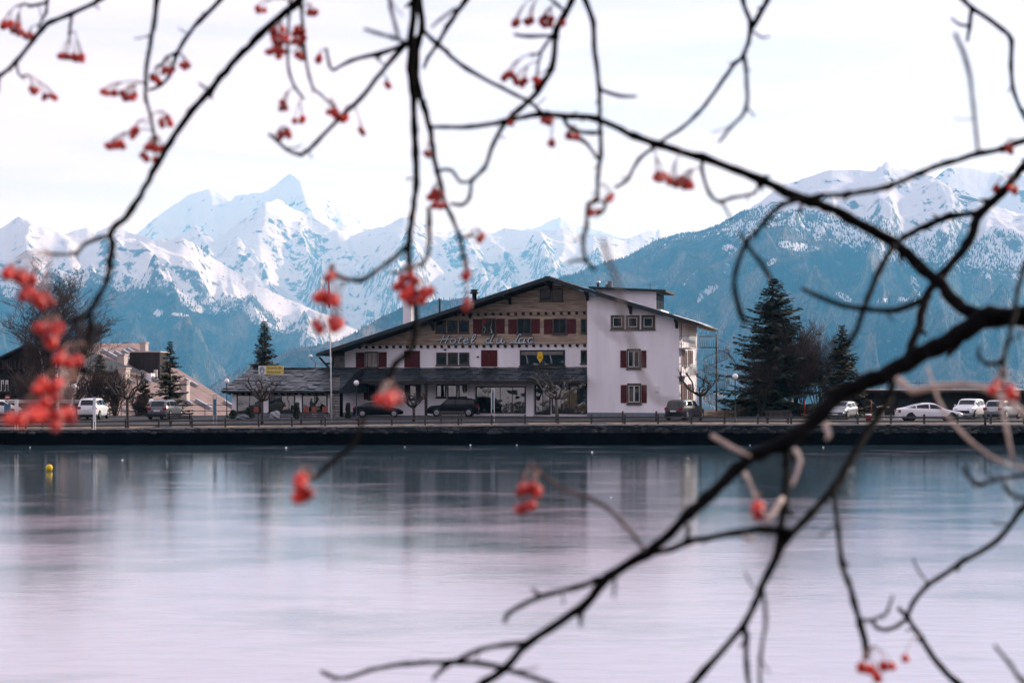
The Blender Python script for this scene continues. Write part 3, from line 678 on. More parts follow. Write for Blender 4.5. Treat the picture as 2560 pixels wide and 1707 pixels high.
# slate canopy along the ground floor
ct = HF.fac(1200, 918, VM); ce = HF.fac(1200, 951, -1.3); uA = HF.fac(846, 935, 0.2)[0]; uE = UB - 0.02
s = MB(); s.prism([(uA, VM - .002, ct[1] - .06), (uA, -1.3, ce[1] - .06), (uA, -1.3, ce[1] - .22), (uA, VM - .002, ct[1] - .32)], (uE - uA, 0, 0)); s.build('canopy_roof', M_ROOF, H)
s = MB(); s.box(uA, uE, -1.36, -1.302, ce[1] - 0.30, ce[1] - 0.03); s.build('fascia', M_BEAM, H)
def slates(par, uA, uE, v0, z0, v1, z1, rows, wmin, wmax, left=lambda t: 0, right=lambda t: 0, limit=300, thick=0.035, lift=0.02):
    """slates laid row by row from the eave (v0,z0) to the top (v1,z1), each a stone of its own"""
    L_ = math.hypot(v1 - v0, z1 - z0); pitch = math.atan2(z1 - z0, v1 - v0); rh = L_ / rows; ct_ = 0
    for r in range(rows):
        t = r / rows; a = uA + left(t); e = uE - right(t); u = a + (0 if r % 2 else -wmin * 0.4)
        while u < e - 0.05:
            w = random.uniform(wmin, wmax); x0, x1 = max(u, a), min(u + w, e); u += w + 0.012
            if x1 - x0 < 0.08: continue
            h = rh * random.uniform(1.25, 1.5); jx = lambda: random.uniform(-.03, .03); th = thick * random.uniform(0.7, 1.6)
            m_ = MB(); cx = (x0 + x1) / 2; hw = (x1 - x0) / 2 - 0.006
            top = [(-hw + jx(), -0.05 + jx()), (-hw * 0.3, -0.06 + jx()), (hw * 0.4, -0.06 + jx()), (hw + jx(), -0.05 + jx()), (hw, h), (-hw, h)]
            n = len(top); vs = [(x, y, th) for x, y in top] + [(x, y, 0) for x, y in top]
            m_.add(vs, [tuple(range(n)), tuple(range(2 * n - 1, n - 1, -1))] + [(i, i + n, (i + 1) % n + n, (i + 1) % n) for i in range(n)])
            o = m_.build('slate', M_SLATE, par, (cx, v0 + (v1 - v0) * t, z0 + (z1 - z0) * t + lift + 0.012 * (r % 2)), (pitch - 0.075 + random.uniform(-.05, .05), random.uniform(-.05, .05), random.uniform(-.05, .05)))
            ct_ += 1
    return ct_
n1 = slates(H, uA, uE, -1.3, ce[1] - .06, VM - .05, ct[1] - .06, 6, 0.55, 0.95)
# posts and shop fronts under the canopy
def post(px, v, w=0.22, top=None):
    u, _ = HF.fac(px, 1000, v); s = MB(); s.box(u - w / 2, u + w / 2, v - w / 2, v + w / 2, 0, (top or ce[1] - .22)); return s.build('post', M_BEAM, H)
for px in (848, 1065): post(px, -1.1)
for (a, c) in ((910, 949), (1012, 1052)):
    fwin(a + 12, c - 10, 962, 998, lights=1, mat_=M_FRAMED); fshut(a, a + 11, 962, 999); fshut(c - 9, c, 962, 999)
for x in (1091, 1119, 1147): fwin(x, x + 24, 962, 993, mat_=M_FRAMED)
for (x0, x1) in ((1168, 1187), (1315, 1334)):
    u0, _ = HF.fac(x0, 1000, VM - .5); u1, _ = HF.fac(x1, 1000, VM - .5); s = MB(); s.box(u0, u1, VM - .5, VM - .002, 0, ce[1] + .12); s.build('pier', M_RENDER, H)
u0, _ = HF.fac(1168, 960, VM - .5); u1, _ = HF.fac(1334, 960, VM - .5); zc = HF.fac(1250, 966, VM - .5)[1]
s = MB(); s.box(u0 + .02, u1 - .02, VM - .48, VM - .01, zc, ce[1] + .11); s.build('lintel', M_RENDER, H)
fwin(1188, 1314, 966, 1032, VM - .1, lights=4, mat_=M_FRAMED, sill=False, name='shop_window')
fwin(1338, 1376, 962, 1036, VM - .05, lights=2, mat_=M_FRAMED, sill=False, name='entrance_door')
fwin(1380, 1467, 958, 1034, VM - .05, lights=4, mat_=M_FRAMED, sill=False, name='shop_window')
# eave timberwork at the left end
s = MB()
for (a, c) in (((UL - 0.6, 0.0, 3.9), (UL - 0.6, 0.0, roofz(UL - .6) - .2)), ((UL - 0.6, 0, 4.1), (UL - 2.0, 0, roofz(UL - 2.0) - .22)), ((UL - .6, 0, 4.9), (UL - 1.4, 0, 4.9))):
    s.tube([a, c], .10, 4, smooth=False)
s.build('eave_strut', M_BEAM, H)
s = MB(); s.box(UL - 1.1, UL - .003, VM - .4, VM + 3, 3.3, roofz(UL - 1.1) - .36); s.build('side_wall', M_STONE, H)
# roof furniture: white chimney, flues, cowl, penthouse
def on_roof(px, v): return HF.fac(px, 800, v)[0]
u = on_roof(1021, 5); zt = HF.fac(1021, 744, 5)[1]; s = MB(); s.box(u - .42, u + .42, 4.6, 5.5, roofz(u) - .6, zt); s.build('chimney', M_RENDER, H)
ch = H.children[-1] if False else None
s = MB(); s.box(u - .5, u + .5, 4.5, 5.6, zt + .002, zt + .12); s.box(u - .4, u + .4, 4.6, 5.5, zt + .12, zt + .5); s.box(u - .55, u + .55, 4.45, 5.65, zt + .5, zt + .6); s.build('chimney_cap', M_DMETAL, H)
u = on_roof(1099, 4); zt = HF.fac(1099, 745, 4)[1]; s = MB(); s.lathe([(.10, roofz(u) - .4), (.10, zt - .15), (.15, zt - .14), (.15, zt), (.05, zt + .02)], (u, 4, 0), 10); s.build('flue', M_METAL, H)
u = on_roof(1186, 4); zt = HF.fac(1186, 724, 4)[1]; s = MB(); s.lathe([(.22, roofz(u) - .5), (.22, zt - .42), (.42, zt - .38), (.42, zt - .22), (.30, zt - .2), (.30, zt - .12), (.40, zt - .1), (.36, zt), (.05, zt + .03)], (u, 4, 0), 14); s.build('vent_cowl', M_DMETAL, H)
for (px, py, v, r) in ((1495, 703, 6, .12), (1515, 708, 6, .05), (1518, 706, 6.2, .05)):
    u = on_roof(px, v); zt = HF.fac(px, py, v)[1]; s = MB(); s.lathe([(r, roofz(u) - .4), (r, zt - .25), (r * 1.7, zt - .22), (r * 1.7, zt - .02), (.02, zt + .03)], (u, v, 0), 10); s.build('flue', M_METAL, H)
u = on_roof(1525, 6.5); zt = HF.fac(1525, 703, 6.5)[1]; s = MB(); s.box(u - .22, u + .22, 6.2, 6.8, roofz(u) - .4, zt); s.build('chimney', M_PLINTH, H)
ua = HF.fac(1478, 720, 4)[0]; ub = HF.fac(1640, 740, 4)[0]; z0r = HF.fac(1484, 719, 4)[1]; z1r = HF.fac(1640, 727, 4)[1]
s = MB(); s.prism([(ua + .4, 4.0, roofz(ua) - .9), (ub, 4.0, roofz(ub) - .5), (ub, 4.0, z1r - .1), (ua + .4, 4, z0r - .1)], (0, 4.5, 0)); s.build('penthouse', M_RENDER, H)
s = MB(); s.prism([(ua - .1, 3.3, z0r - .1), (ub + 1.0, 3.3, z1r - .14), (ub + 1.0, 3.3, z1r + .04), (ua - .1, 3.3, z0r + .08)], (0, 5.9, 0)); s.build('penthouse_roof', M_ROOF, H)
for k in range(5):
    s = MB(); v0_ = 4.15 + .86 * k; s.box(ub + .003, ub + .06, v0_, v0_ + .1, roofz(ub) + .02, z1r - .16); s.box(ub + .003, ub + .06, v0_ + .62, v0_ + .72, roofz(ub) + .02, z1r - .16); s.box(ub + .004, ub + .05, v0_ + .1, v0_ + .62, z1r - .30, z1r - .17)
    f = s.build('window', M_BEAM, H); p = MB(); p.box(ub + .004, ub + .03, v0_ + .1, v0_ + .62, roofz(ub) + .1, z1r - .31); p.build('pane', M_GLASS, f)
s = MB(); s.box(ub + .05, ub + .5, 3.7, 8.6, roofz(ub + .3) - .1, roofz(ub + .3) + .16); s.build('snow_patch', M_SNOW, H)
s = MB(); s.tube([(ub - .6, 4.4, z1r), (ub - .6, 4.4, z1r + .8)], .02, 5); s.tube([(ub - .85, 4.4, z1r + .6), (ub - .35, 4.4, z1r + .6)], .014, 5); s.build('aerial', M_DMETAL, H)
# right flank: windows with shutters, balconies, drainpipe
for (y0, y1) in ((875, 917), (960, 1005)):
    for (a, c) in ((1703.5, 1711), (1720, 1725.5)):
        va, z1 = HF.side(a, y0, 0); vc, z0 = HF.side(c, y1, 0); shutter(H, va, vc, z0, z1, 0, axis='s'); window(H, vc + .05, vc + 1.0, z0, z1, 0, lights=2, fw=.1, axis='s', inner=M_WFRAME); shutter(H, vc + 1.05, vc + 1.6, z0, z1, 0, axis='s')
for (yt, yb) in ((847, 868), (904, 938)):
    va, zt = HF.side(1722, yt, 0.9); zb_ = HF.side(1722, yb, .9)[1]; vb_ = min(VB - .3, va + 4.2)
    s = MB(); s.box(0.003, 1.0, va, vb_, zb_ - .09, zb_); s.build('balcony_slab', M_RENDER, H)
    s = MB()
    for k in range(15):
        v = va + .05 + (vb_ - va - .1) * k / 14; s.tube([(.95, v, zb_ - .002), (.95, v, zb_ + 1.0)], .014, 4)
    s.tube([(.95, va, zb_ + 1.0), (.95, vb_, zb_ + 1.0)], .028, 5); s.tube([(.95, va + .02, zb_ + 1.0), (.02, va + .02, zb_ + 1.0)], .028, 5)
    for k in range(5): s.tube([(.05 + .2 * k, va + .02, zb_), (.05 + .2 * k, va + .02, zb_ + 1.0)], .014, 4)
    s.build('balcony_railing', M_GALV, H)
s = MB(); s.tube([(.12, .5, 0.3), (.12, .5, roofz(.1) - .5)], .055, 8); s.build('drainpipe', M_GALV, H)
s = MB(); s.tube([(rr_[0] + .06, VV, rr_[1] - .1), (rr_[0] + .06, 13, rr_[1] - .1)], .08, 8); s.build('gutter', M_DMETAL, H)
s = MB(); s.tube([(rl[0] - .06, VV, rl[1] - .1), (rl[0] - .06, 13, rl[1] - .1)], .08, 8); s.build('gutter', M_DMETAL, H)
# lettering: each letter a bent strip of its own in front of the boards
M_LET = mat('letter_face', (0.60, 0.67, 0.70), 0.4, var=0.05); M_LETB = mat('letter_back', (0.008, 0.011, 0.013), 0.6, var=0.1)
def arc(cx, cy, rx, ry, a0, a1, n=12): return [(cx + rx * math.cos(R(a0 + (a1 - a0) * i / n)), cy + ry * math.sin(R(a0 + (a1 - a0) * i / n))) for i in range(n + 1)]
GLY = {'H': [[(0.05, 0.0), (0.17, 0.5), (0.30, 1.05)], [(0.52, 0.0), (0.62, 0.5), (0.76, 1.05)], [(-0.25, 0.42), (0.2, 0.5), (0.62, 0.52), (0.9, 0.50)]],
       'o': [arc(0.26, 0.30, 0.25, 0.30, 100, 460, 16)], 't': [[(0.28, 0.95), (0.16, 0.35), (0.16, 0.08), (0.26, 0.0), (0.42, 0.08)], [(0.0, 0.62), (0.46, 0.66)]],
       'e': [[(0.06, 0.26), (0.30, 0.32), (0.44, 0.44), (0.36, 0.58), (0.20, 0.56), (0.06, 0.36), (0.08, 0.10), (0.24, 0.0), (0.44, 0.08), (0.55, 0.2)]],
       'l': [[(0.02, 0.16), (0.22, 0.45), (0.38, 0.9), (0.30, 1.05), (0.18, 0.9), (0.10, 0.4), (0.14, 0.06), (0.26, 0.0), (0.42, 0.12)]],
       'd': [arc(0.24, 0.28, 0.23, 0.28, 60, 400, 14), [(0.60, 1.02), (0.46, 0.3), (0.46, 0.06), (0.58, 0.0), (0.72, 0.1)]],
       'u': [[(0.02, 0.55), (0.04, 0.15), (0.14, 0.0), (0.32, 0.08), (0.46, 0.55)], [(0.48, 0.58), (0.44, 0.12), (0.54, 0.0), (0.68, 0.06), (0.8, 0.12)]],
       'n': [[(0.0, 0.56), (0.05, 0.0)], [(0.05, 0.2), (0.2, 0.5), (0.34, 0.5), (0.36, 0.2), (0.42, 0.0), (0.6, 0.08)]],
       'L': [[(0.50, 0.90), (0.40, 1.02), (0.28, 0.90), (0.18, 0.45), (0.08, 0.06)], [(-0.42, 0.02), (-0.1, 0.05), (0.2, 0.03), (0.50, 0.02)]],
       'a': [arc(0.24, 0.28, 0.24, 0.28, 60, 400, 14), [(0.50, 0.56), (0.44, 0.12), (0.52, 0.0), (0.66, 0.08)]],
       'c': [[(0.46, 0.48), (0.34, 0.58), (0.16, 0.54), (0.04, 0.30), (0.12, 0.06), (0.30, 0.0), (0.52, 0.12)]]}
su0, sz0 = HF.fac(1094, 859, VM - .2); su1, _ = HF.fac(1340, 856, VM - .2)
SG = HF.thing('hotel_sign', 'script lettering Hotel du Lac across the timber gable', 'sign', su0, VM - 0.19, sz0)
k = (su1 - su0); hgt = HF.fac(1100, 838, VM - .2)[1] - sz0
def spline(p, n=5):
    p = [Vector((x, 0, y)) for x, y in p]
    if len(p) < 3: return p
    out = []
    for i in range(len(p) - 1):
        a, b_, c, d = p[max(i - 1, 0)], p[i], p[i + 1], p[min(i + 2, len(p) - 1)]
        for j in range(n):
            t = j / n; out.append(0.5 * ((2 * b_) + (c - a) * t + (2 * a - 5 * b_ + 4 * c - d) * t * t + (3 * b_ - a - 3 * c + d) * t ** 3))
    return out + [p[-1]]
pos = {0: ('H', .02), 1: ('o', .125), 2: ('t', .20), 3: ('e', .258), 4: ('l', .335), 5: ('d', .49), 6: ('u', .60), 7: ('L', .78), 8: ('a', .825), 9: ('c', .912)}
for i, (g, f_) in pos.items():
    fa = MB(); ba = MB(); sc_x = k * 0.098; 
    for st in GLY[g]:
        p = [Vector((q.x * sc_x * 1.15 + q.z * hgt * 0.18, 0, q.z * hgt)) for q in spline(st)]
        fa.tube([q + Vector((0, -0.03, 0)) for q in p], 0.056, 6); ba.tube([q + Vector((0, 0.05, 0)) for q in p], 0.10, 6)
    lt = fa.build('letter', M_LET, SG, (f_ * k, 0, 0)); ba.build('letter_box', M_LETB, lt)
s = MB(); s.box(0, k, 0.10, 0.125, -0.05, 0.02); s.build('sign_rail', M_LETB, SG)
# yellow diamond hung in the big window
u, z1 = HF.fac(1350, 875, VM - .09); zb_ = HF.fac(1350, 911, VM - .09)[1]; zt = z1 - .08; hw = .30
D_ = HF.thing('diamond_sign', 'yellow diamond hung in the wide upper window', 'sign', u, VM - .085, zb_ + .12)
M_YEL = mat('yellow_paint', (0.72, 0.47, 0.02), 0.45, var=0.08); hh = zt - zb_ - .2
s = MB(); s.prism([(0, 0, 0), (hw, 0, hh * .50), (hw * .62, 0, hh), (-hw * .62, 0, hh), (-hw, 0, hh * .50)], (0, .03, 0)); s.build('panel', M_YEL, D_)
s = MB()
for i, w_ in enumerate((.30, .36, .24)): s.box(-w_ / 2, w_ / 2, -.004, -.001, hh * (.42 + .07 * i), hh * (.45 + .07 * i))
s.build('print', M_LETB, D_)
# ------------------------------------------------------------------ restaurant
RF = Frame((px_at(824, 128.5), 128.5, 1.40), R(13)); RS = RF.thing('restaurant', 'low white restaurant with rough slate roof beside the hotel', 'restaurant')
ul = RF.fac(580, 1000, 0)[0]; EV = -0.65
ez = RF.fac(700, 977, EV)[1]; rz_ = RF.fac(740, 921, 5)[1]; uEl = RF.fac(556, 977, EV)[0]; uRl = RF.fac(632, 921, 5)[0]; uRr = 1.2
b = MB(); b.box(ul, 0.2, 0, 9, 0, ez - .12); b.build('wall', M_RENDER, RS)
b = MB(); b.box(ul - .02, 0.22, -.03, 8.9, -.2, .35); b.build('plinth', M_PLINTH, RS)
b = MB(); b.add([(uEl, EV, ez - .05), (uRr, EV, ez - .05), (uRr, 5, rz_ - .05), (uRl, 5, rz_ - .05), (uEl, 11, ez - .05), (uRr, 11, ez - .05),
                 (uEl, EV, ez - .22), (uRr, EV, ez - .22), (uRr, 11, ez - .22), (uEl, 11, ez - .22)],
                [(0, 1, 2, 3), (0, 3, 4), (3, 2, 5, 4), (6, 9, 8, 7), (0, 6, 7, 1), (0, 4, 9, 6), (1, 7, 8, 5, 2)]); b.build('roof', M_ROOF, RS)
slates(RS, uEl - .15, uRr, EV - .1, ez - .05, 5, rz_ - .05, 11, 0.6, 1.15, left=lambda t: (uRl - uEl) * t, limit=300, thick=0.05, lift=.03)
# hip slates on the left slope, laid as one rough sheet of stones
b = MB()
for r in range(10):
    t = r / 10
    for k in range(11 - r):
        f0 = (k + .02) / (11 - r); f1 = (k + .96) / (11 - r)
        p = lambda f, tt: Vector((uEl + (uRl - uEl) * tt - .12, EV + (5 - EV) * tt + f * ((11 - EV) * (1 - tt)), ez + (rz_ - ez) * tt + .03 + random.uniform(0, .03)))
        q = [p(f1, t), p(f0, t), p(f0, t + .13), p(f1, t + .13)]; b.prism(q, (0, 0, .05))
o = b.build('slate', M_SLATE, RS); o['kind'] = 'stuff'
for k in range(int((uRr - uRl) / .8)):
    s = MB(); s.box(-.38, .38, -.22, .22, -.03, .04); s.build('ridge_stone', M_SLATE, RS, (uRl + .4 + .8 * k, 5, rz_ + .05), (random.uniform(-.05, .05), random.uniform(-.04, .04), random.uniform(-.05, .05)))
for k in range(16):
    u = ul - .2 + (0.2 - ul) * k / 15.0; s = MB(); s.prism([(u, 0, ez - .36), (u, EV + .1, ez - .34), (u, EV + .1, ez - .225), (u, 0, ez - .225)], (.12, 0, 0)); s.build('rafter', M_BEAM, RS)
s = MB(); s.tube([(uEl, EV - .12, ez - .12), (uRr - 1.2, EV - .12, ez - .12)], .07, 8); s.build('gutter', M_DMETAL, RS)
for (x0, x1) in ((592, 658), (672, 738), (755, 819)):
    u0, z1 = RF.fac(x0, 987, 0); u1, z0 = RF.fac(x1, 1030, 0); window(RS, u0, u1, z0, z1, 0, lights=2, mat_=M_FRAMED, fw=.1)
# rubble pillar at the right end
b = MB(); b.box(0.25, 1.15, -.55, .35, 0, ez + .2); b.build('pillar_core', M_WALLD, RS)
for r in range(15):
    for k in range(2):
        z = r * .24; w_ = random.uniform(.38, .55) if k == 0 else 0
        u0, u1 = (.22, .22 + random.uniform(.35, .6)) if k == 0 else (u1 + .02, 1.18)
        d = random.uniform(.02, .06); s = MB(); s.prism([(u0, -.555 - d, z + .02), (u1, -.555 - d * .7, z + .015), (u1 - .02, -.555 - d, z + .22), (u0 + .015, -.555 - d * .8, z + .23)], (0, d * .7, 0)); s.build('stone', M_STONE, RS)
# sign on the roof: two legs, board, lettering
u, zb_ = RF.fac(646, 936, 1.2); u1, zt = RF.fac(708, 914, 1.2); W, Hh = u1 - u, zt - zb_
M_SIGNY = mat('sign_yellow', (0.62, 0.50, 0.14), 0.5, var=0.06); M_SIGNW = mat('sign_white', (0.68, 0.68, 0.66), 0.5, var=0.05); M_PRINT = mat('sign_print', (0.06, 0.035, 0.02), 0.6, var=0.1); M_PRINTB = mat('sign_print_blue', (0.09, 0.15, 0.22), 0.6, var=0.1)
S = RF.thing('restaurant_sign', 'yellow and white roof sign reading Brasserie-Bar Restaurant', 'sign', u, 1.2, zb_ - 1.2)
s = MB(); s.box(0, W * .30, 0, .06, 1.2, 1.2 + Hh); s.build('logo_panel', M_SIGNW, S)
s = MB(); s.box(W * .302, W, 0, .06, 1.2, 1.2 + Hh); s.build('name_panel', M_SIGNY, S)
for a in (W * .16, W * .86):
    s = MB(); s.tube([(a, .09, 0), (a, .09, 1.2 + Hh * .9)], .035, 6); s.build('leg', M_GALV, S); s = MB(); s.tube([(a, .09, 1.15), (a + .5, .9, 0.5)], .025, 6); s.build('strut', M_GALV, S)
def text_mesh(txt, size, m, shear=0.0, depth=0.004, align='LEFT'):
    c = bpy.data.curves.new('lettering', 'FONT'); c.body = txt; c.size = size; c.extrude = depth; c.shear = shear; c.align_x = align; c.resolution_u = 3
    o = bpy.data.objects.new('lettering', c); COL.objects.link(o); bpy.context.view_layer.update()
    me = bpy.data.meshes.new_from_object(o.evaluated_get(bpy.context.evaluated_depsgraph_get())); me.name = 'lettering'
    bpy.data.objects.remove(o); bpy.data.curves.remove(c); me.materials.clear(); me.materials.append(m); return me
def fit(me, w):
    xs_ = [v.co.x for v in me.vertices]; return w / (max(xs_) - min(xs_))
for txt, zz, ww in (('Brasserie-Bar', .64, .62), ('Restaurant', .16, .55)):
    me = text_mesh(txt, .5, M_PRINT, .25); k_ = fit(me, W * ww); o = obj('lettering', me, S, (W * .34, -.006, 1.2 + Hh * zz), (R(90), 0, 0)); o.scale = (k_, k_ * 1.0, 1)
s = MB(); s.tube([Vector((W * .15 + math.cos(a) * W * .085, -.012, 1.2 + Hh * .52 + math.sin(a) * Hh * .34)) for a in [2 * math.pi * i / 20 for i in range(21)]], .03, 5)
s.tube([Vector((W * .15 + math.cos(a) * W * .045, -.012, 1.2 + Hh * .42 + math.sin(a) * Hh * .3)) for a in [math.pi * i / 10 for i in range(11)]], .035, 5)
s.box(W * .09, W * .21, -.014, -.002, 1.2 + Hh * .06, 1.2 + Hh * .13); s.build('emblem', M_PRINTB, S)

# ------------------------------------------------------------------ big roof at the left with chimneys
def plane_pt(px, py, P0, n):
    d = ray(px, py); o = Vector((0, 0, CH)); t = (P0 - o).dot(n) / d.dot(n); return o + d * t
A = at(205, 858, 165); Bp = at(345, 858, 185); Pp = at(575, 1005, 178); nB = (Bp - A).cross(Pp - A).normalized()
if nB.z < 0: nB = -nB
M_BROOF = mat('fibre_cement_roof', (0.215, 0.155, 0.145), 0.9, var=0.2, scale=0.5, bump=0.02, bscale=5, stretch=(1, 1, 1))
M_BWALL = mat('dark_timber', (0.03, 0.024, 0.022), 0.85, var=0.4, scale=1.5, stretch=(2, 2, .3))
M_CHIM = mat('pale_render', (0.46, 0.39, 0.36), 0.9, var=0.1)
BB = thing('large_roofed_building', 'large building with pale sweeping roof and stepped chimneys on the left', 'building', (A.x, A.y, 1.43))
off = Vector((A.x, A.y, 1.43)); lb = lambda p: p - off
poly = [lb(plane_pt(*q, A, nB)) for q in ((205, 858), (345, 858), (575, 1005), (640, 1047), (330, 1056), (215, 1046), (150, 985), (150, 905))]
b = MB(); b.prism(poly, (-nB.x * .35, -nB.y * .35, -nB.z * .35)); b.build('roof', M_BROOF, BB)
# courses of the roof as raised laps
b = MB(); up = (lb(A) - lb(plane_pt(300, 1000, A, nB))); 
for k in range(26):
    t = k / 26
    def lerp(a, c, t): return a + (c - a) * t
    l0 = lerp(poly[4], poly[0], t); r0 = lerp(poly[3], poly[1], t)
    b.tube([l0 + nB * .0, r0 + nB * .0], .02, 4, smooth=False)
b.build('roof_course', M_BROOF, BB)
def chim(px0, px1, pyt, pyb, m, dep=1.6, cap=True, name='chimney'):
    base = plane_pt((px0 + px1) / 2, pyb, A, nB); D = base.y; w_ = (px1 - px0) / F * D; zt = CH - (pyt - HY) / F * D
    c = lb(base); s = MB(); s.box(c.x - w_ / 2, c.x + w_ / 2, c.y - .3, c.y + dep, c.z - 1.2, zt - 1.43); o = s.build(name, m, BB)
    if cap: s = MB(); s.box(c.x - w_ / 2 - .1, c.x + w_ / 2 + .1, c.y - .4, c.y + dep + .1, zt - 1.43 + .004, zt - 1.43 + .16); s.build('cap', M_CHIM, o)
    return o
chim(326, 401, 881, 932, M_BWALL, 4.0, name='stair_tower'); chim(345, 384, 893, 930, M_BWALL, -.4 + 1, False, name='tower_front')
chim(351, 365, 858, 885, M_CHIM, 1.2); chim(295, 312, 888, 915, M_CHIM, 1.4); chim(297, 316, 922, 952, M_CHIM, 1.6)
chim(386, 394, 924, 948, M_CHIM, .8, False); chim(452, 468, 955, 1006, M_CHIM, 1.4); chim(362, 379, 933, 946, M_RENDER, 2.4, False, name='roof_hatch')
for (px, py, L_) in ((255, 880, 4), (285, 884, 3.6), (304, 881, 3.2), (315, 876, 3.2), (350, 933, 4), (460, 952, 3), (488, 1005, 3.4), (558, 1008, 4.5), (455, 1003, 2), (300, 945, 2.5), (345, 945, 2.5)):
    p0 = plane_pt(px, py, A, nB); dn = (Vector((0, 0, -1)) - nB * (-nB.z)).normalized(); lat = nB.cross(dn)
    s = MB(); q = [lb(p0) - lat * .35, lb(p0) + lat * .35, lb(p0) + lat * .35 + dn * L_ * .6, lb(p0) - lat * .35 + dn * L_ * .6]
    s.prism([x + nB * .002 for x in q], nB * .42); w_ = s.build('skylight', M_GALV, BB)
    s = MB(); s.prism([x + nB * .424 + dn * .06 * (1 if i < 2 else -1) for i, x in enumerate(q)], nB * .02); s.build('pane', M_METAL, w_)
# ------------------------------------------------------------------ dark chalet behind the birches
CF = Frame((px_at(235, 150), 150, .9), R(6)); CHL = CF.thing('dark_chalet', 'dark timber chalet with shallow gable behind the birches', 'house')
def cf(px, py, v=0): return CF.fac(px, py, v)
pk = cf(78, 860); le = cf(-60, 925); re = cf(240, 925)
b = MB(); b.prism([(le[0] + 1, 0, 0), (re[0] - 1, 0, 0), (re[0] - 1, 0, re[1]), (pk[0], 0, pk[1] - .35), (le[0] + 1, 0, le[1])], (0, 12, 0)); b.build('wall', M_BWALL, CHL)
for a, c in ((le, pk), (pk, re)):
    s = MB(); s.prism([(a[0], -1.2, a[1] - .2), (c[0], -1.2, c[1] - .2), (c[0], -1.2, c[1]), (a[0], -1.2, a[1])], (0, 14, 0)); s.build('roof', M_ROOF, CHL)
for i, px in enumerate((3, 14)): 
    u0, z1 = cf(px, 950); u1, z0 = cf(px + 7, 975); window(CHL, u0, u1, z0, z1, 0, lights=1, mat_=M_WFRAME, fw=.1)
for z in (2.6, 5.2):
    s = MB(); s.box(le[0] + 1, re[0] - 1, -.9, -.003, z - .15, z); s.build('balcony_slab', M_BWALL, CHL)
    for k in range(26):
        u = le[0] + 1.1 + (re[0] - le[0] - 2.3) * k / 25; s = MB(); s.box(u, u + .22, -.9, -.86, z + .002, z + .85); s.build('balcony_board', M_BWALL, CHL)
# flat carport in front
CPT = thing('carport', 'flat roofed carport with pale roof edge behind the birches', 'carport', (px_at(-30, 131), 131, 1.43))
x1 = px_at(212, 131) - px_at(-30, 131); zt = CH - (1000 - HY) / F * 131 - 1.43
s = MB(); s.box(-6, x1, 0, 5, zt - .28, zt); s.build('roof', M_CHIM, CPT)
for x in (0, x1 * .5, x1 - .3):
    s = MB(); s.box(x, x + .16, .1, .26, 0, zt - .282); s.build('post', M_BWALL, CPT)
s = MB(); s.box(-6, x1, 4.8, 4.99, 0, zt - .282); s.build('back_wall', M_BWALL, CPT)
# ------------------------------------------------------------------ long low building at the right
LF = Frame((px_at(2140, 137), 137, 1.43), R(0)); LW = LF.thing('long_low_building', 'long low dark building with pale roof edge behind the parked cars', 'building')
x1 = px_at(2640, 137) - px_at(2140, 137); zt = LF.fac(2300, 974, 0)[1]
b = MB(); b.box(0, x1, .6, 9, 0, zt - .3); b.build('wall', M_BWALL, LW)
b = MB(); b.box(-.6, x1, -.9, 9.5, zt - .3, zt - .06); b.build('roof_slab', M_BWALL, LW)
b = MB(); b.box(-.7, x1, -1.0, 9.6, zt - .058, zt + .03); b.build('roof_edge', M_CHIM, LW)
for k in range(9):
    s = MB(); s.box(2 + k * 2.2, 2.9 + k * 2.2 + .6, .55, .598, .3, zt - .9); w_ = s.build('garage_door', M_FRAMED, LW)
s = MB(); zr = LF.fac(2300, 957, 0)[1]
for k in range(7): s.tube([(.2 + k * 3.0, .4, zt), (.2 + k * 3.0, .4, zr)], .03, 5)
s.tube([(.2, .4, zr), (18.2, .4, zr)], .03, 5); s.tube([(13, .4, zt + .1), (14.6, .4, zr), (16.6, .4, zt + .1), (18.2, .4, zr)], .025, 5); s.build('roof_railing', M_DMETAL, LW)
s = MB(); s.box(-8.5, -.8, 2.5, 2.8, -.1, .55); 
WL = thing('low_wall', 'low dark stone wall between spruces and the low building', 'wall', (px_at(2140, 137), 137, 1.43)); s.build('wall_body', M_BWALL, WL)
# mound under the big spruces
md = MB(); n = 24; pts = []
for j in range(n + 1):
    for i in range(n + 1):
        x = -9 + 18 * i / n; y = -5 + 10 * j / n; r_ = math.hypot(x / 9, y / 5); pts.append((x, y, max(-.05, 1.1 * (1 - r_) ** 1 + .12 * random.random()) if r_ < 1 else -.05))
md.add(pts, [(j * (n + 1) + i, j * (n + 1) + i + 1, (j + 1) * (n + 1) + i + 1, (j + 1) * (n + 1) + i) for j in range(n) for i in range(n)])
tag(md.build('earth_mound', M_GRASS, None, (px_at(1960, 131), 131, 1.43)), 'low grassy mound under the big spruces right of the hotel', 'mound', None, 'structure')

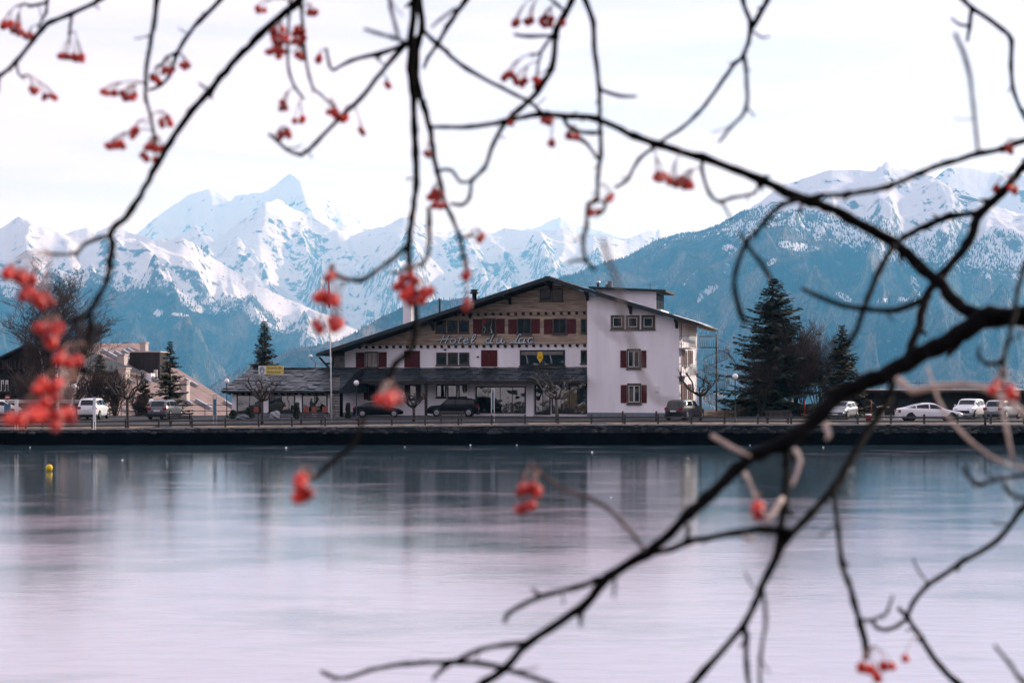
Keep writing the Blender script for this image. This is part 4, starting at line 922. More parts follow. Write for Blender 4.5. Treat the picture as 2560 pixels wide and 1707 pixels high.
# ------------------------------------------------------------------ spiral staircase
SS = thing('spiral_staircase', 'grey steel spiral fire stair beside the right end of the hotel', 'staircase', (*at(1791, 1040, 139)[:2], 1.43))
M_STEEL = mat('stair_steel', (0.10, 0.11, 0.12), 0.5, metal=0.3, var=0.2, scale=6)
topz = CH - (868 - HY) / F * 139 - 1.43; rad = 1.25
s = MB(); s.tube([(0, 0, 0), (0, 0, topz + 1.25)], .085, 10); s.build('central_pole', M_STEEL, SS)
s = MB(); s.tube([(-.0, -.35, 0), (0, -.35, topz + 1.25)], .05, 8); s.build('outer_post', M_STEEL, SS)
NS = 34; stp = None; rail = []; rail2 = []
a_per = R(24); s = MB(); n = 5
vs = [(.08 * math.cos(0), -.05, 0), (.08, .05, 0)]
s.prism([(.08, -.06, 0), (rad, -.28, 0), (rad, .28, 0), (.08, .06, 0)], (0, 0, .045)); stp = s.mesh('step', M_STEEL)
for k in range(NS):
    a = a_per * k; obj('step', stp, SS, (0, 0, (k + 1) * topz / (NS + 1)), (0, 0, a))
    p = Vector((math.cos(a) * rad, math.sin(a) * rad, (k + 1) * topz / (NS + 1))); rail.append(p + Vector((0, 0, .95))); rail2.append(p)
s = MB(); s.tube(rail, .026, 6); s.build('handrail', M_STEEL, SS)
s = MB(); s.tube([p + Vector((0, 0, -.04)) for p in rail2], .03, 6); s.build('stringer', M_STEEL, SS)
bal = MB(); bal.tube([(0, 0, 0), (0, 0, .95)], .013, 4); bal = bal.mesh('baluster', M_STEEL)
for k in range(NS * 2):
    i = k / 2; a = a_per * i; obj('baluster', bal, SS, (math.cos(a) * rad, math.sin(a) * rad, (i + 1) * topz / (NS + 1)))
for k, zz in enumerate((topz, topz * .5)):
    L_ = 1.7; s = MB(); s.box(-L_, .1, -.75, .75, zz - .06, zz); pl = s.build('landing', M_STEEL, SS); s = MB()
    for y in (-.75, .75):
        s.tube([(-L_, y, zz + 1.05), (.05, y, zz + 1.05)], .025, 5)
        for i in range(9): s.tube([(-L_ + i * (L_ + .05) / 8, y, zz), (-L_ + i * (L_ + .05) / 8, y, zz + 1.05)], .012, 4)
    s.build('railing', M_STEEL, pl)

# ------------------------------------------------------------------ promenade fence, benches, lamps, signs
M_RAIL = mat('rail_wood', (0.055, 0.05, 0.047), 0.75, spec=0.3, var=0.35, scale=3, stretch=(1, 1, 1), rand=0.15)
FN = thing('rail_fence', 'low wooden two rail fence along the lake promenade', 'fence', (0, 103.45, 0)); 
s = MB(); s.box(-.065, .065, -.065, .065, -.2, .72); s.add([(-.065, -.065, .72), (.065, -.065, .72), (.065, .065, .72), (-.065, .065, .72), (0, 0, .76)], [(0, 1, 4), (1, 2, 4), (2, 3, 4), (3, 0, 4)]); post_m = s.mesh('post', M_RAIL)
s = MB(); s.box(-1.19, 1.19, -.035, .035, -.055, .055); rail_m = s.mesh('rail', M_RAIL)
sp = 2.42
for i in range(34):
    x = -40.2 + sp * i; z = gz(x, 103.45); obj('post', post_m, FN, (x, 0, z), (0, 0, random.uniform(-.06, .06)))
    if i < 33:
        z2 = gz(x + sp, 103.45); t_ = -math.atan2(z2 - z, sp)
        for h in (.52, .22): obj('rail', rail_m, FN, (x + sp / 2, -.10, (z + z2) / 2 + h), (0, t_ + random.uniform(-.004, .004), 0))
def bench(px, D, rz, label):
    p = at(px, 1000, D); B = thing('bench', label, 'bench', (p.x, D, gz(p.x, D)), rz, 'benches along the promenade')
    for k in range(3): s = MB(); s.box(-.95, .95, -.22 + .16 * k, -.08 + .16 * k, .43, .47); s.build('seat_slat', M_RAIL, B)
    for k in range(3): s = MB(); s.box(-.95, .95, .26 + .03 * k, .30 + .03 * k, .55 + .16 * k, .68 + .16 * k); s.build('back_slat', M_RAIL, B)
    for x in (-.75, .75):
        s = MB(); s.box(x - .04, x + .04, -.2, -.12, 0, .43); s.box(x - .04, x + .04, .2, .28, 0, .43); s.box(x - .04, x + .04, -.2, .28, .38, .428); s.prism([(x - .04, .3, .43), (x - .04, .36, 1.0), (x - .04, .40, 1.0), (x - .04, .34, .43)], (.08, 0, 0)); s.build('leg', M_DMETAL, B)
bench(452, 106.2, R(180), 'dark bench before the grey estate car'); bench(778, 105.6, 0, 'dark bench in front of the restaurant at the flagpole')
bench(1128, 105.4, 0, 'dark bench on the shaded promenade before the black SUV'); bench(1944, 105.3, R(180), 'bench in the sun below the big spruce')
M_GLOBE = mat('opal_globe', (0.80, 0.78, 0.76), 0.35, var=0.03); M_POST = mat('lamp_post', (0.05, 0.06, 0.065), 0.5, metal=0.4, var=0.2)
def globe_lamp(px, py, ybase, label, r=.22):
    D = (CH - 1.43) * F / (ybase - HY); p = at(px, py, D); z0 = gz(p.x, D); h = p.z - z0
    T = thing('globe_lamp', label, 'street lamp', (p.x, D, z0), 0, 'globe lamps of the promenade')
    s = MB(); s.lathe([(.10, 0), (.10, .25), (.06, .3), (.04, .8), (.035, h - r - .06), (.07, h - r - .02), (.09, h - r + .04)], n=10); s.build('pole', M_POST, T)
    s = MB(); s.ball((0, 0, h), r, 18, 12); s.build('globe', M_GLOBE, T)
globe_lamp(185, 965, 1046, 'globe lamp between the birches and the white SUV'); globe_lamp(378, 1003, 1045, 'low globe lamp left of the grey estate car')
globe_lamp(567, 953, 1045, 'globe lamp at the left corner of the restaurant'); globe_lamp(891, 957, 1050, 'globe lamp in front of the hotel\'s left end')
globe_lamp(1838, 941, 1057, 'tall globe lamp left of the big spruce')
T = thing('street_lamp', 'street lamp with bracket arm behind the restaurant roof', 'street lamp', (*at(788, 900, 150)[:2], 1.43))
hz2 = at(788, 886, 150).z - 1.43; s = MB(); s.tube([(0, 0, 0), (0, 0, hz2 - .9)], .05, 8); s.tube([(0, 0, hz2 - .9), (-.15, 0, hz2 - .6), (-.35, 0, hz2 - .5), (-.5, 0, hz2 - .25)], .03, 6); s.tube([(0, 0, hz2 - 1.0), (.9, 0, hz2 - .9)], .02, 6); s.build('pole', M_POST, T)
s = MB(); s.lathe([(.12, hz2 - .3), (.2, hz2 - .22), (.2, hz2 - .1), (.08, hz2)], (-.5, 0, 0), 12); s.build('lamp_head', M_GLOBE, T)
# flagpole
D = 112.0; FP = thing('flagpole', 'tall white flagpole with furled red flag at the restaurant', 'flagpole', (px_at(829, D), D, 1.43)); ft = at(829, 690, D).z - 1.43; fm = at(829, 770, D).z - 1.43
lean = px_at(824, D) - px_at(831, D)
s = MB(); s.tube([(0, 0, 0), (lean * .55, 0, ft * .6), (lean, 0, ft)], [.06, .045, .025], 8); s.build('pole', M_SIGNW, FP)
M_RED = mat('red_cloth', (0.35, 0.02, 0.02), 0.8, var=0.3, scale=6)
s = MB(); s.tube([(lean * 1.0, -.02, ft + .05), (lean * .96, -.05, ft - .7), (lean * .9 + .03, -.05, fm + .5), (lean * .85, -.03, fm)], [.02, .06, .11, .05], 8); s.build('flag', M_RED, FP)
M_BLUE = mat('blue_panel', (0.07, 0.14, 0.20), 0.5, var=0.1); M_REDP = mat('red_paint', (0.22, 0.02, 0.02), 0.5, var=0.15); M_WPAINT = mat('white_paint', (0.74, 0.73, 0.72), 0.5, var=0.06)
def info_post(px, yt, yb, wpx, label, panel, frame, pb=.45):
    D = (CH - 1.43) * F / (yb - HY); p = at(px, yt, D); w_ = wpx / F * D; z0 = gz(p.x, D); h = p.z - z0
    T = thing('information_post', label, 'sign post', (p.x, D, z0), 0, 'tall information posts')
    s = MB()
    for a in (-w_ / 2, w_ / 2): s.box(a - .025, a + .025, -.025, .025, 0, h)
    s.box(-w_ / 2 + .025, w_ / 2 - .025, -.025, .025, h - .05, h); s.build('frame', frame, T)
    s = MB(); s.box(-w_ / 2 + .03, w_ / 2 - .03, -.02, .02, h * (1 - pb) - .3, h - .3 if panel is M_BLUE else h - .06); s.build('panel', panel, T)
info_post(236, 993, 1063, 5, 'slim white information post before the white SUV', M_WPAINT, M_WPAINT, .62)
info_post(537, 987, 1060, 8, 'information post with blue panel left of the restaurant', M_BLUE, M_GALV, .5)
info_post(1232, 970, 1056, 7, 'white framed information post before the shop window', M_BLUE, M_WPAINT, .5)
info_post(41, 998, 1062, 7, 'white double post left of the birches', M_WPAINT, M_WPAINT, .6)
T = thing('traffic_sign', 'round red and white traffic sign above a blue panel at the left edge', 'traffic sign', (px_at(19, 106), 106, gz(-37, 106)))
s = MB(); s.tube([(0, 0, 0), (0, 0, 2.3)], .03, 6); s.build('pole', M_GALV, T)
s = MB(); s.prism([(.2 * math.cos(i * .393), -.05, 2.25 + .2 * math.sin(i * .393)) for i in range(16)], (0, .03, 0)); s.build('disc', M_REDP, T)
s = MB(); s.box(-.14, .14, -.056, -.052, 2.21, 2.29); s.build('bar', M_WPAINT, T)
s = MB(); s.box(-.24, .24, -.05, -.02, 1.05, 1.75); s.box(-.20, -.02, -.056, -.051, 1.1, 1.7); s.build('panel', M_BLUE, T)
for px, yb in ((2178, 1049), (2012, 1047)):
    D = (CH - 1.43) * F / (yb - HY); h = at(px, 1000, D).z - 1.43; T = thing('red_pole', 'thin red marker pole ' + ('behind the fence left of the white saloon' if px > 2100 else 'in front of the bare shrubs'), 'pole', (px_at(px, D), D, 1.43)); s = MB(); s.tube([(0, 0, 0), (0, 0, h)], .04, 8); s.build('shaft', M_REDP, T); s = MB(); s.lathe([(.07, h - .06), (.07, h + .02), (.02, h + .04)], n=8); s.build('cap', M_REDP, T)
D = 119.0; T = thing('litter_bin', 'small litter bin with red band behind the fence near the red pole', 'bin', (px_at(2171, 110), 110, 1.43)); s = MB(); s.lathe([(.20, 0), (.22, .5), (.2, .52)], n=12); s.build('bin_body', M_REDP, T); s = MB(); s.lathe([(.24, .523), (.24, .6), (.15, .64)], n=12); s.build('lid', M_WPAINT, T)
T = thing('pedestal_light', 'short white pedestal light with wide cap beside the saloon', 'lamp', (px_at(2207, 117), 117, 1.43)); s = MB(); s.lathe([(.22, 0), (.14, .1), (.12, .95), (.16, 1.0)], n=12); s.build('column', M_CHIM, T); s = MB(); s.lathe([(.5, 1.004), (.55, 1.08), (.25, 1.16), (.02, 1.2)], n=14); s.build('cap', M_CHIM, T)
for i, (px, yb, h, lab) in enumerate(((1557, 1059, .95, 'wooden bollard in front of the white block'), (1641, 1052, .8, 'short dark bollard at the foot of the white block'), (2463, 1063, .85, 'wooden bollard beside the white SUV at the fence'))):
    D = (CH - 1.43) * F / (yb - HY); T = thing('bollard', lab, 'bollard', (px_at(px, D), D, gz(px_at(px, D), D)), 0, 'bollards'); s = MB(); s.lathe([(.09, 0), (.085, h - .1), (.06, h)], n=10); s.build('shaft', M_RAIL, T); s = MB(); s.lathe([(.094, h - .24), (.094, h - .17)], n=10); s.build('band', M_DMETAL, T)
# iron railing at the back edge of the plateau
RG = thing('iron_railing', 'thin iron railing before the pale sweeping roof', 'railing', (px_at(400, 132.3), 132.3, 1.43)); x1 = px_at(582, 132.3) - px_at(400, 132.3)
for z in (.45, 1.0): s = MB(); s.tube([(-14, 0, z), (x1, 0, z)], .028, 5); s.build('rail', M_DMETAL, RG)
for k in range(9): s = MB(); s.tube([(-14 + (x1 + 14) * k / 8, 0, 0), (-14 + (x1 + 14) * k / 8, 0, 1.02)], .03, 5); s.build('post', M_DMETAL, RG)
# boulders of the promenade
def boulder(px, yb, wpx, hpx, label, m):
    D = (CH - 1.43) * F / (yb - HY); x = px_at(px, D); w_ = wpx / F * D; h = hpx / F * D; bm_ = bmesh.new(); bmesh.ops.create_icosphere(bm_, subdivisions=3, radius=1)
    sd = px * .13
    for v in bm_.verts:
        c = v.co; k_ = 1 + .22 * math.sin(c.x * 2.3 + sd) * math.cos(c.y * 2.7 - sd) + .12 * math.sin(c.z * 5 + c.x * 4 + sd) + .05 * math.sin(c.y * 11 + c.z * 9)
        v.co = Vector((c.x * w_ / 2 * k_, c.y * w_ / 2.4 * k_, (c.z * k_ + .75) * h / 1.8))
    me = bpy.data.meshes.new('boulder'); bm_.to_mesh(me); bm_.free(); me.materials.append(m); o = obj('boulder', me, None, (x, D, gz(x, D) - .05)); tag(o, label, 'boulder', 'boulders before the restaurant')
M_BLD = mat('pale_boulder', (0.30, 0.30, 0.31), 0.9, var=0.4, scale=2, bump=0.05, bscale=4); M_BLD2 = mat('grey_boulder', (0.13, 0.14, 0.15), 0.9, var=0.35, scale=2, bump=0.05, bscale=4)
boulder(688, 1047, 26, 22, 'pale rounded boulder before the restaurant\'s middle window', M_BLD); boulder(786, 1046, 16, 16, 'small pale boulder near the flagpole', M_BLD); boulder(604, 1048, 32, 14, 'broad low boulder before the restaurant\'s left window', M_BLD2)
# yellow buoy frozen in the ice
BY = thing('buoy', 'small yellow buoy frozen into the lake ice', 'buoy', (*at(123, 1170, 71)[:2], 0)); s = MB(); s.ball((0, 0, .16), .17, 16, 10, (1, 1, 1.12)); s.build('float', M_YEL, BY); s = MB(); s.lathe([(.04, .33), (.04, .38), (.02, .4)], n=8); s.build('eyelet', M_DMETAL, BY)
LUMP = ['lump of white ice frozen in near the left edge below the traffic sign', 'lump of ice right of the yellow buoy', 'lump of ice near the quay below the restaurant', 'lump of ice near the quay below the black saloon', 'lump of ice near the quay left of the pale pollard', 'lump of ice below the white block of the hotel', 'lump of ice near the quay below the tall globe lamp', 'lump of ice near the quay below the red pole', 'lump of ice near the quay below the black SUV', 'lump of ice far out from the quay below the white block']
for i, (px, py) in enumerate(((75, 1118), (306, 1150), (715, 1119), (1012, 1117), (1292, 1110), (1480, 1130), (1875, 1106), (2058, 1118), (1176, 1111), (1527, 1244))):
    D = CH * F / (py - HY); 
    if D > 101.8: D = 101.6
    s = MB(); s.ball((0, 0, .015), .035 + .012 * (i % 3), 7, 5, (1.2, 1, .8)); tag(s.build('ice_lump', M_SNOW, None, (px_at(px, D), D, 0)), 'small white ' + LUMP[i], 'ice lump', 'white lumps of ice lying on the lake')
# ------------------------------------------------------------------ cars
def paint(name, col, rough=0.28, metal=0.0, coat=0.3): return mat(name, col, rough, metal=metal, spec=0.3 if coat else .1, var=0.05, scale=1.5, coat=coat)
P_WHITE = paint('white_car_paint', (0.72, 0.72, 0.73)); P_BLACK = paint('black_car_paint', (0.004, 0.0045, 0.006), coat=0.0, rough=.35); P_GREY = paint('grey_car_paint', (0.11, 0.12, 0.135), .3, .3); P_SILV = paint('silver_car_paint', (0.36, 0.37, 0.39), .3, .5); P_DK = paint('anthracite_car_paint', (0.03, 0.033, 0.038), .3, .2)
M_TYRE = mat('tyre', (0.012, 0.012, 0.013), 0.9, var=.2); M_RIM = mat('alloy_rim', (0.35, 0.36, 0.38), 0.35, metal=.8, var=.1); M_RIMD = mat('dark_rim', (0.03, 0.03, 0.033), 0.4, metal=.6, var=.1)
M_CGL = mat('car_glass', (0.008, 0.011, 0.013), 0.06, spec=.35, var=.1); M_TAIL = mat('tail_light', (0.22, 0.012, 0.012), 0.2, var=.1); M_HEAD = mat('head_light', (0.55, 0.57, 0.60), 0.12, var=.1); M_PLATE = mat('number_plate', (0.62, 0.62, 0.60), 0.5, var=.1); M_TRIM = mat('black_trim', (0.012, 0.012, 0.013), 0.6, var=.2)
STY = {'suv': ([(0, .40), (.02, .50), (.05, .58), (.25, .635), (.39, .96), (.48, 1), (.82, .985), (.92, .93), (.985, .64), (1, .50)], [(0, .40), (.02, .50), (.05, .575), (.25, .62), (.5, .64), (.95, .66), (1, .50)], (.27, .95), .74),
       'sedan': ([(0, .34), (.02, .44), (.06, .53), (.26, .65), (.43, .96), (.51, 1), (.60, .985), (.74, .90), (.88, .75), (.975, .69), (1, .52)], [(0, .34), (.02, .44), (.06, .52), (.26, .635), (.5, .655), (.85, .72), (.975, .68), (1, .52)], (.28, .88), .68),
       'hatch': ([(0, .38), (.02, .46), (.05, .56), (.20, .645), (.37, .96), (.48, 1), (.78, .98), (.90, .88), (.975, .66), (1, .50)], [(0, .38), (.02, .46), (.05, .55), (.20, .63), (.5, .65), (.95, .67), (1, .50)], (.23, .93), .72)}
def car(px, D, heading, style, p, L, W, Hc, label, rim=None, rails=False, wr_=None):
    prof, belt, gh, wtop = STY[style]; rim = rim or M_RIM; x_ = px_at(px, D)
    T = thing('parked_car', label, 'car', (x_, D, gz(x_, D)), R(heading), 'cars parked along the lake front')
    rf = lambda f: np.interp(f, *zip(*prof)) * Hc; bf = lambda f: np.interp(f, *zip(*belt)) * Hc
    hw = lambda f: W / 2 * (1 - .16 * abs(2 * f - 1) ** 5 - .03 * abs(2 * f - 1) ** 2)
    inside = lambda f: max(0.0, min(1.0, (f - gh[0] + .02) / .05)) * max(0.0, min(1.0, (gh[1] + .04 - f) / .06))
    X = lambda f: L / 2 - f * L
    zb = .22
    def ring(f):
        w = hw(f); b_ = bf(f); r_ = max(rf(f), b_ + .012); k = inside(f); wt = w * (.86 * (1 - k) + wtop * k + .02)
        zlow = zb + .10 * abs(2 * f - 1) ** 6
        h = [(0, zlow), (w * .80, zlow), (w * .96, zlow + .10), (w, zlow + .26), (w, b_ * .80), (w * .985, b_ - .09), (w * .93, b_), (wt + (w * .93 - wt) * .12, b_ + (r_ - b_) * .88), (wt * .90, r_ - .01), (wt * .5, r_ + .015 * k), (0, r_ + .02 * k)]
        return h
    fs_ = sorted(set([round(v, 4) for v in np.linspace(0, 1, 33)] + [.01, .03, .985]))
    b = MB(); vs = []; nR = None
    for f in fs_:
        h = ring(f); full = h + [(-y, z) for y, z in h[-2:0:-1]]; nR = len(full); vs += [(X(f), y, z) for y, z in full]
    fc = [(i * nR + k, i * nR + (k + 1) % nR, (i + 1) * nR + (k + 1) % nR, (i + 1) * nR + k) for i in range(len(fs_) - 1) for k in range(nR)]
    fc += [tuple(range(nR - 1, -1, -1)), tuple((len(fs_) - 1) * nR + k for k in range(nR))]
    b.add(vs, fc, True); body = b.build('body', p, T)
    def side_glass(f0, f1, s):
        g = MB(); n = 7; pts = []
        for i in range(n + 1):
            f = f0 + (f1 - f0) * i / n; h = ring(f); (y0, z0), (y1, z1) = h[6], h[7]
            for t in (.12, .9): pts.append((X(f), s * (y0 + (y1 - y0) * t + .012), z0 + (z1 - z0) * t))
        g.add(pts, [(2 * i, 2 * i + 1, 2 * i + 3, 2 * i + 2) for i in range(n)]); return g.build('side_window', M_CGL, T)
    a, c = gh; segs = [(a + .055, a + (c - a) * .40), (a + (c - a) * .43, a + (c - a) * .74), (a + (c - a) * .77, c - .03)]
    for s in (-1, 1):
        for f0, f1 in segs: side_glass(f0, f1, s)
    def top_glass(f0, f1, nm, kk=.84):
        g = MB(); n = 6; pts = []
        for i in range(n + 1):
            f = f0 + (f1 - f0) * i / n; h = ring(f); w = h[8][0] * (.98 if nm == 'windscreen' else .9); sgn = 1 if nm == 'windscreen' else -1
            for y in (-1, -.5, 0, .5, 1): pts.append((X(f) + .012 * sgn, y * w, np.interp(abs(y) * w, [h[10][0], h[9][0], h[8][0]], [h[10][1], h[9][1], h[8][1]]) + .012))
        g.add(pts, [(5 * i + k, 5 * i + k + 1, 5 * i + k + 6, 5 * i + k + 5) for i in range(n) for k in range(4)], True); return g.build(nm, M_CGL, T)
    roof0 = [f for f, z in prof if z >= .955][0]; rear = [(f, z) for f, z in prof if f > .6 and z < .95]
    top_glass(a + .015, roof0 - .015, 'windscreen')
    top_glass(rear[0][0] + .005 if style != 'sedan' else .64, (c + .028) if style != 'sedan' else .87, 'rear_window')
    wrad = .34 if style != 'suv' else .37
    for fx in (.185, .815):
        for s in (-1, 1):
            w = hw(fx); ar = MB(); ar.prism([(X(fx) + (wrad + .055) * math.cos(R(q)), s * (w - .10), max(zb + .02, wrad + (wrad + .055) * math.sin(R(q)))) for q in range(-20, 201, 20)], (0, s * .108, 0)); ar.build('wheel_arch', M_TRIM, T)
            t = MB(); n = 20; o0 = len(t.v)
            t.lathe([(wrad * .62, -.10), (wrad * .95, -.10), (wrad, -.06), (wrad, .06), (wrad * .95, .10), (wrad * .62, .10)], n=n); t.v = [(x, z_, y) for x, y, z_ in t.v]
            wh = t.build('wheel', M_TYRE, T, (X(fx), s * (w - .075), wrad))
            r_ = MB(); r_.lathe([(wrad * .60, -.02), (wrad * .64, .0), (wrad * .56, .012)], n=n)
            for q in range(5): r_.cbox((0, 0, .015), wrad * .2, wrad * 1.1, .02, Matrix.Rotation(R(72 * q), 3, 'Z'))
            r_.v = [(x, s * (z_ + .095), y) for x, y, z_ in r_.v]; r_.build('rim', rim, wh)
    for s in (-1, 1):
        l = MB(); y0 = hw(.03) * .55; l.prism([(X(.012) - .16, s * hw(.05) * .985, bf(.05) - .17), (X(.003) + .01, s * y0, bf(.02) - .15), (X(.008) + .012, s * y0, bf(.03) - .02), (X(.06), s * hw(.06) * .985, bf(.06) - .05)], (.0, 0, .015)); l.build('headlight', M_HEAD, T)
        l = MB(); l.box(X(1) - .02, X(.975), *sorted((s * hw(.97) * .62, s * hw(.97) * 1.005)), bf(.95) - .30, bf(.95) - .08); l.build('tail_light', M_TAIL, T)
        m_ = MB(); m_.ball((X(gh[0] + .07), s * (W / 2 + .08), bf(.3) + .08), .1, 10, 6, (.7, 1, .75)); m_.tube([(X(gh[0] + .07), s * (W / 2 - .06), bf(.3) + .02), (X(gh[0] + .07), s * (W / 2 + .05), bf(.3) + .05)], .025, 5); m_.build('mirror', p, T)
    l = MB(); l.box(X(1) - .028, X(1) + .02, -.26, .26, bf(.95) * .62, bf(.95) * .62 + .12); l.build('number_plate', M_PLATE, T)
    l = MB(); l.box(X(0) - .02, X(0) + .028, -.26, .26, .38, .48); l.build('number_plate', M_PLATE, T)
    l = MB(); l.box(X(0) - .05, X(0) + .015, -W * .34, W * .34, .50, bf(.02) - .12); l.build('grille', M_TRIM, T)
    l = MB(); l.box(X(1) - .018, X(.96), -W * .44, W * .44, zb - .02, .42); l.build('rear_bumper', M_TRIM if style == 'suv' else p, T)
    if rails:
        for s in (-1, 1): l = MB(); l.tube([(X(.42), s * hw(.5) * .64, Hc + .02), (X(.5), s * hw(.5) * .64, Hc + .06), (X(.8), s * hw(.5) * .64, Hc + .05), (X(.86), s * hw(.5) * .64, Hc)], .018, 5); l.build('roof_rail', M_DMETAL, T)
    return T
def cd(yb): return (CH - 1.43) * F / (yb - HY)
car(233, cd(1047), 93, 'suv', P_WHITE, 4.5, 1.85, 1.75, 'white SUV with dark rear window parked beside the birches', rails=True)
car(414, cd(1047), 86, 'suv', P_GREY, 4.7, 1.85, 1.62, 'grey estate car seen from behind before the pointed spruce', rails=True)
car(946, cd(1043), 4, 'sedan', P_BLACK, 4.4, 1.8, 1.38, 'low black saloon under the left end of the slate canopy')
car(1134, cd(1041), 176, 'suv', P_BLACK, 4.6, 1.88, 1.68, 'black SUV parked before the triple ground floor window')
car(1360, cd(1038), 90, 'hatch', P_SILV, 3.9, 1.7, 1.5, 'small grey hatchback in the shade before the entrance door')
car(1448, cd(1040), 160, 'hatch', P_BLACK, 4.2, 1.75, 1.5, 'black hatchback in the shade behind the pale twigged pollard')
car(1712, cd(1049), 58, 'suv', P_DK, 4.4, 1.82, 1.68, 'dark SUV with sunlit right side at the end of the hotel')
car(2106, cd(1047), -120, 'hatch', P_SILV, 4.2, 1.78, 1.5, 'silver hatchback facing the lake left of the red pole')
car(2322, cd(1053), -3, 'sedan', P_WHITE, 4.97, 1.95, 1.46, 'white fastback saloon seen from the side behind the rail fence', rim=M_RIMD)
car(2424, cd(1046), -124, 'suv', P_WHITE, 4.5, 1.88, 1.68, 'white SUV facing the lake right of the white saloon')
car(2506, cd(1047), 50, 'suv', P_SILV, 4.4, 1.82, 1.6, 'silver SUV seen from behind near the right edge')
car(1980, cd(1040), 10, 'sedan', P_WHITE, 4.5, 1.8, 1.42, 'low white car half hidden under the big spruce')
car(-4, cd(1041), 12, 'hatch', P_WHITE, 4.1, 1.75, 1.5, 'white car cut by the left edge behind the traffic sign')

# ------------------------------------------------------------------ trees
M_BARK = mat('dark_bark', (0.055, 0.045, 0.038), 0.95, var=.4, scale=6, bump=.02, bscale=14); M_BARKP = mat('sunlit_bark', (0.075, 0.068, 0.062), 0.9, var=.35, scale=5, bump=.01, bscale=10)  # the paler copy carries the sunlight on one pollard
M_BIRCH = mat('birch_bark', (0.62, 0.60, 0.57), 0.85, var=.1, scale=3); M_TWIG = mat('brown_twigs', (0.075, 0.052, 0.045), 0.9, var=.35, scale=1.5); M_TWIGR = mat('reddish_twigs', (0.075, 0.052, 0.045), 0.9, var=.4, scale=1.2)
def birch_bark():
    m, nt, b = nodes('birch_bark_banded'); N, L = nt.nodes, nt.links; b.inputs['Roughness'].default_value = .85
    tc = N.new('ShaderNodeTexCoord'); mp = N.new('ShaderNodeMapping'); mp.inputs['Scale'].default_value = (1.5, 1.5, 7); n = N.new('ShaderNodeTexNoise'); n.inputs['Scale'].default_value = 1.3; n.inputs['Detail'].default_value = 4
    r = N.new('ShaderNodeMapRange'); r.inputs[1].default_value = .52; r.inputs[2].default_value = .58; x = N.new('ShaderNodeMix'); x.data_type = 'RGBA'; x.inputs[6].default_value = (.66, .64, .61, 1); x.inputs[7].default_value = (.05, .045, .04, 1)
    L.new(tc.outputs['Object'], mp.inputs[0]); L.new(mp.outputs[0], n.inputs['Vector']); L.new(n.outputs['Fac'], r.inputs[0]); L.new(r.outputs[0], x.inputs[0]); L.new(x.outputs[2], b.inputs['Base Color']); return m
M_BIRCHB = birch_bark()
M_NEED = mat('spruce_needles', (0.020, 0.032, 0.022), 0.8, spec=.25, var=.5, scale=1.6, col2=(0.055, 0.068, 0.036))
M_NEED2 = mat('brown_green_needles', (0.032, 0.034, 0.018), 0.8, spec=.25, var=.5, scale=1.6, col2=(0.085, 0.075, 0.035))
def spruce(px, ytop, D, rpx, label, z0=1.43, gaps=0.12, droop=.35, dens=1.0, low=.06, needles=None, seed=0, power=.85):
    r = random.Random(seed + int(px)); p = at(px, ytop, D); h = p.z - z0; rad = rpx / F * D
    T = thing('spruce_tree', label, 'tree', (p.x, D, z0), 0, 'spruces and firs round the car park')
    s = MB(); s.tube([(0, 0, -.3), (.02 * h * r.uniform(-.2, .2), 0, h * .5), (0, 0, h * .99)], [.022 * h, .013 * h, .02], 8); s.build('trunk', M_BARK, T)
    c = MB(); nw = int(h * 3.4 * dens) + 10; tw = MB()
    for w in range(nw):
        t = low + (1 - low) * (w / nw) ** .92; z0_ = t * h; Lw = rad * ((1 - t) ** power) * 1.12 + .12
        for k in range(r.randint(7, 10)):
            if r.random() < gaps: continue
            a = r.uniform(0, 6.283); L = Lw * r.uniform(.55, 1.2) * (1.25 if r.random() < .08 else 1); up = .30 * t - .05; z = z0_ + r.uniform(-.5, .5) * h / nw * 2.5 * (t > low + .02) * (1 - t)
            d = Vector((math.cos(a), math.sin(a), 0)); lat = Vector((-d.y, d.x, 0)); n = max(4, int(L / .20)); prev = None; pts = []
            for i in range(n + 1):
                q = i / n; pts.append(Vector((0, 0, z)) + d * (L * q) + Vector((0, 0, L * (up * q - droop * q * (1.25 - q) ))) )
            tw.tube([pts[0], pts[n // 2], pts[-1]], [.02 + .006 * L, .014, .004], 3, cap=False)
            for i in range(1, n + 1):
                q = i / n; P_ = pts[i]; sl = (.38 + .20 * L * (1 - q)) * r.uniform(.7, 1.2) * min(1, .35 + L * .5)
                for sd in (-1, 1):
                    e = (lat * sd * r.uniform(.7, 1.1) + d * r.uniform(.4, .9) + Vector((0, 0, r.uniform(-.55, .1)))).normalized(); wd = (d * .5 - lat * sd * .3 + Vector((0, 0, r.uniform(-.3, .3)))).normalized() * .10
                    c.add([P_ - wd, P_ + wd, P_ + e * sl * .6 + wd * 1.2, P_ + e * sl, P_ + e * sl * .6 - wd * 1.2], [(0, 1, 2, 3, 4)])
                e = d * sl * .5 + Vector((0, 0, r.uniform(-.4, -.1) * sl)); c.add([P_ + lat * .06, P_ - lat * .06, P_ + e], [(0, 1, 2)])
    tag(c.build('crown', needles or M_NEED, T), kind='stuff'); tag(tw.build('branches', M_BARK, T), kind='stuff'); return T
spruce(661, 800, 152, 44, 'dark pointed spruce standing behind the restaurant roof', gaps=.1, needles=M_NEED2, seed=3)
spruce(425, 850, 131, 46, 'pointed spruce with long ragged lower branches beside the grey estate car', gaps=.28, droop=.22, dens=.8, seed=5, power=1.05)
spruce(250, 884, 137, 32, 'small slim spruce left of the pale chimneys', gaps=.2, dens=.9, seed=7, needles=M_NEED2)
spruce(360, 948, 134, 27, 'smallest spruce between pollard tree and grey estate car', gaps=.2, seed=9, needles=M_NEED2)
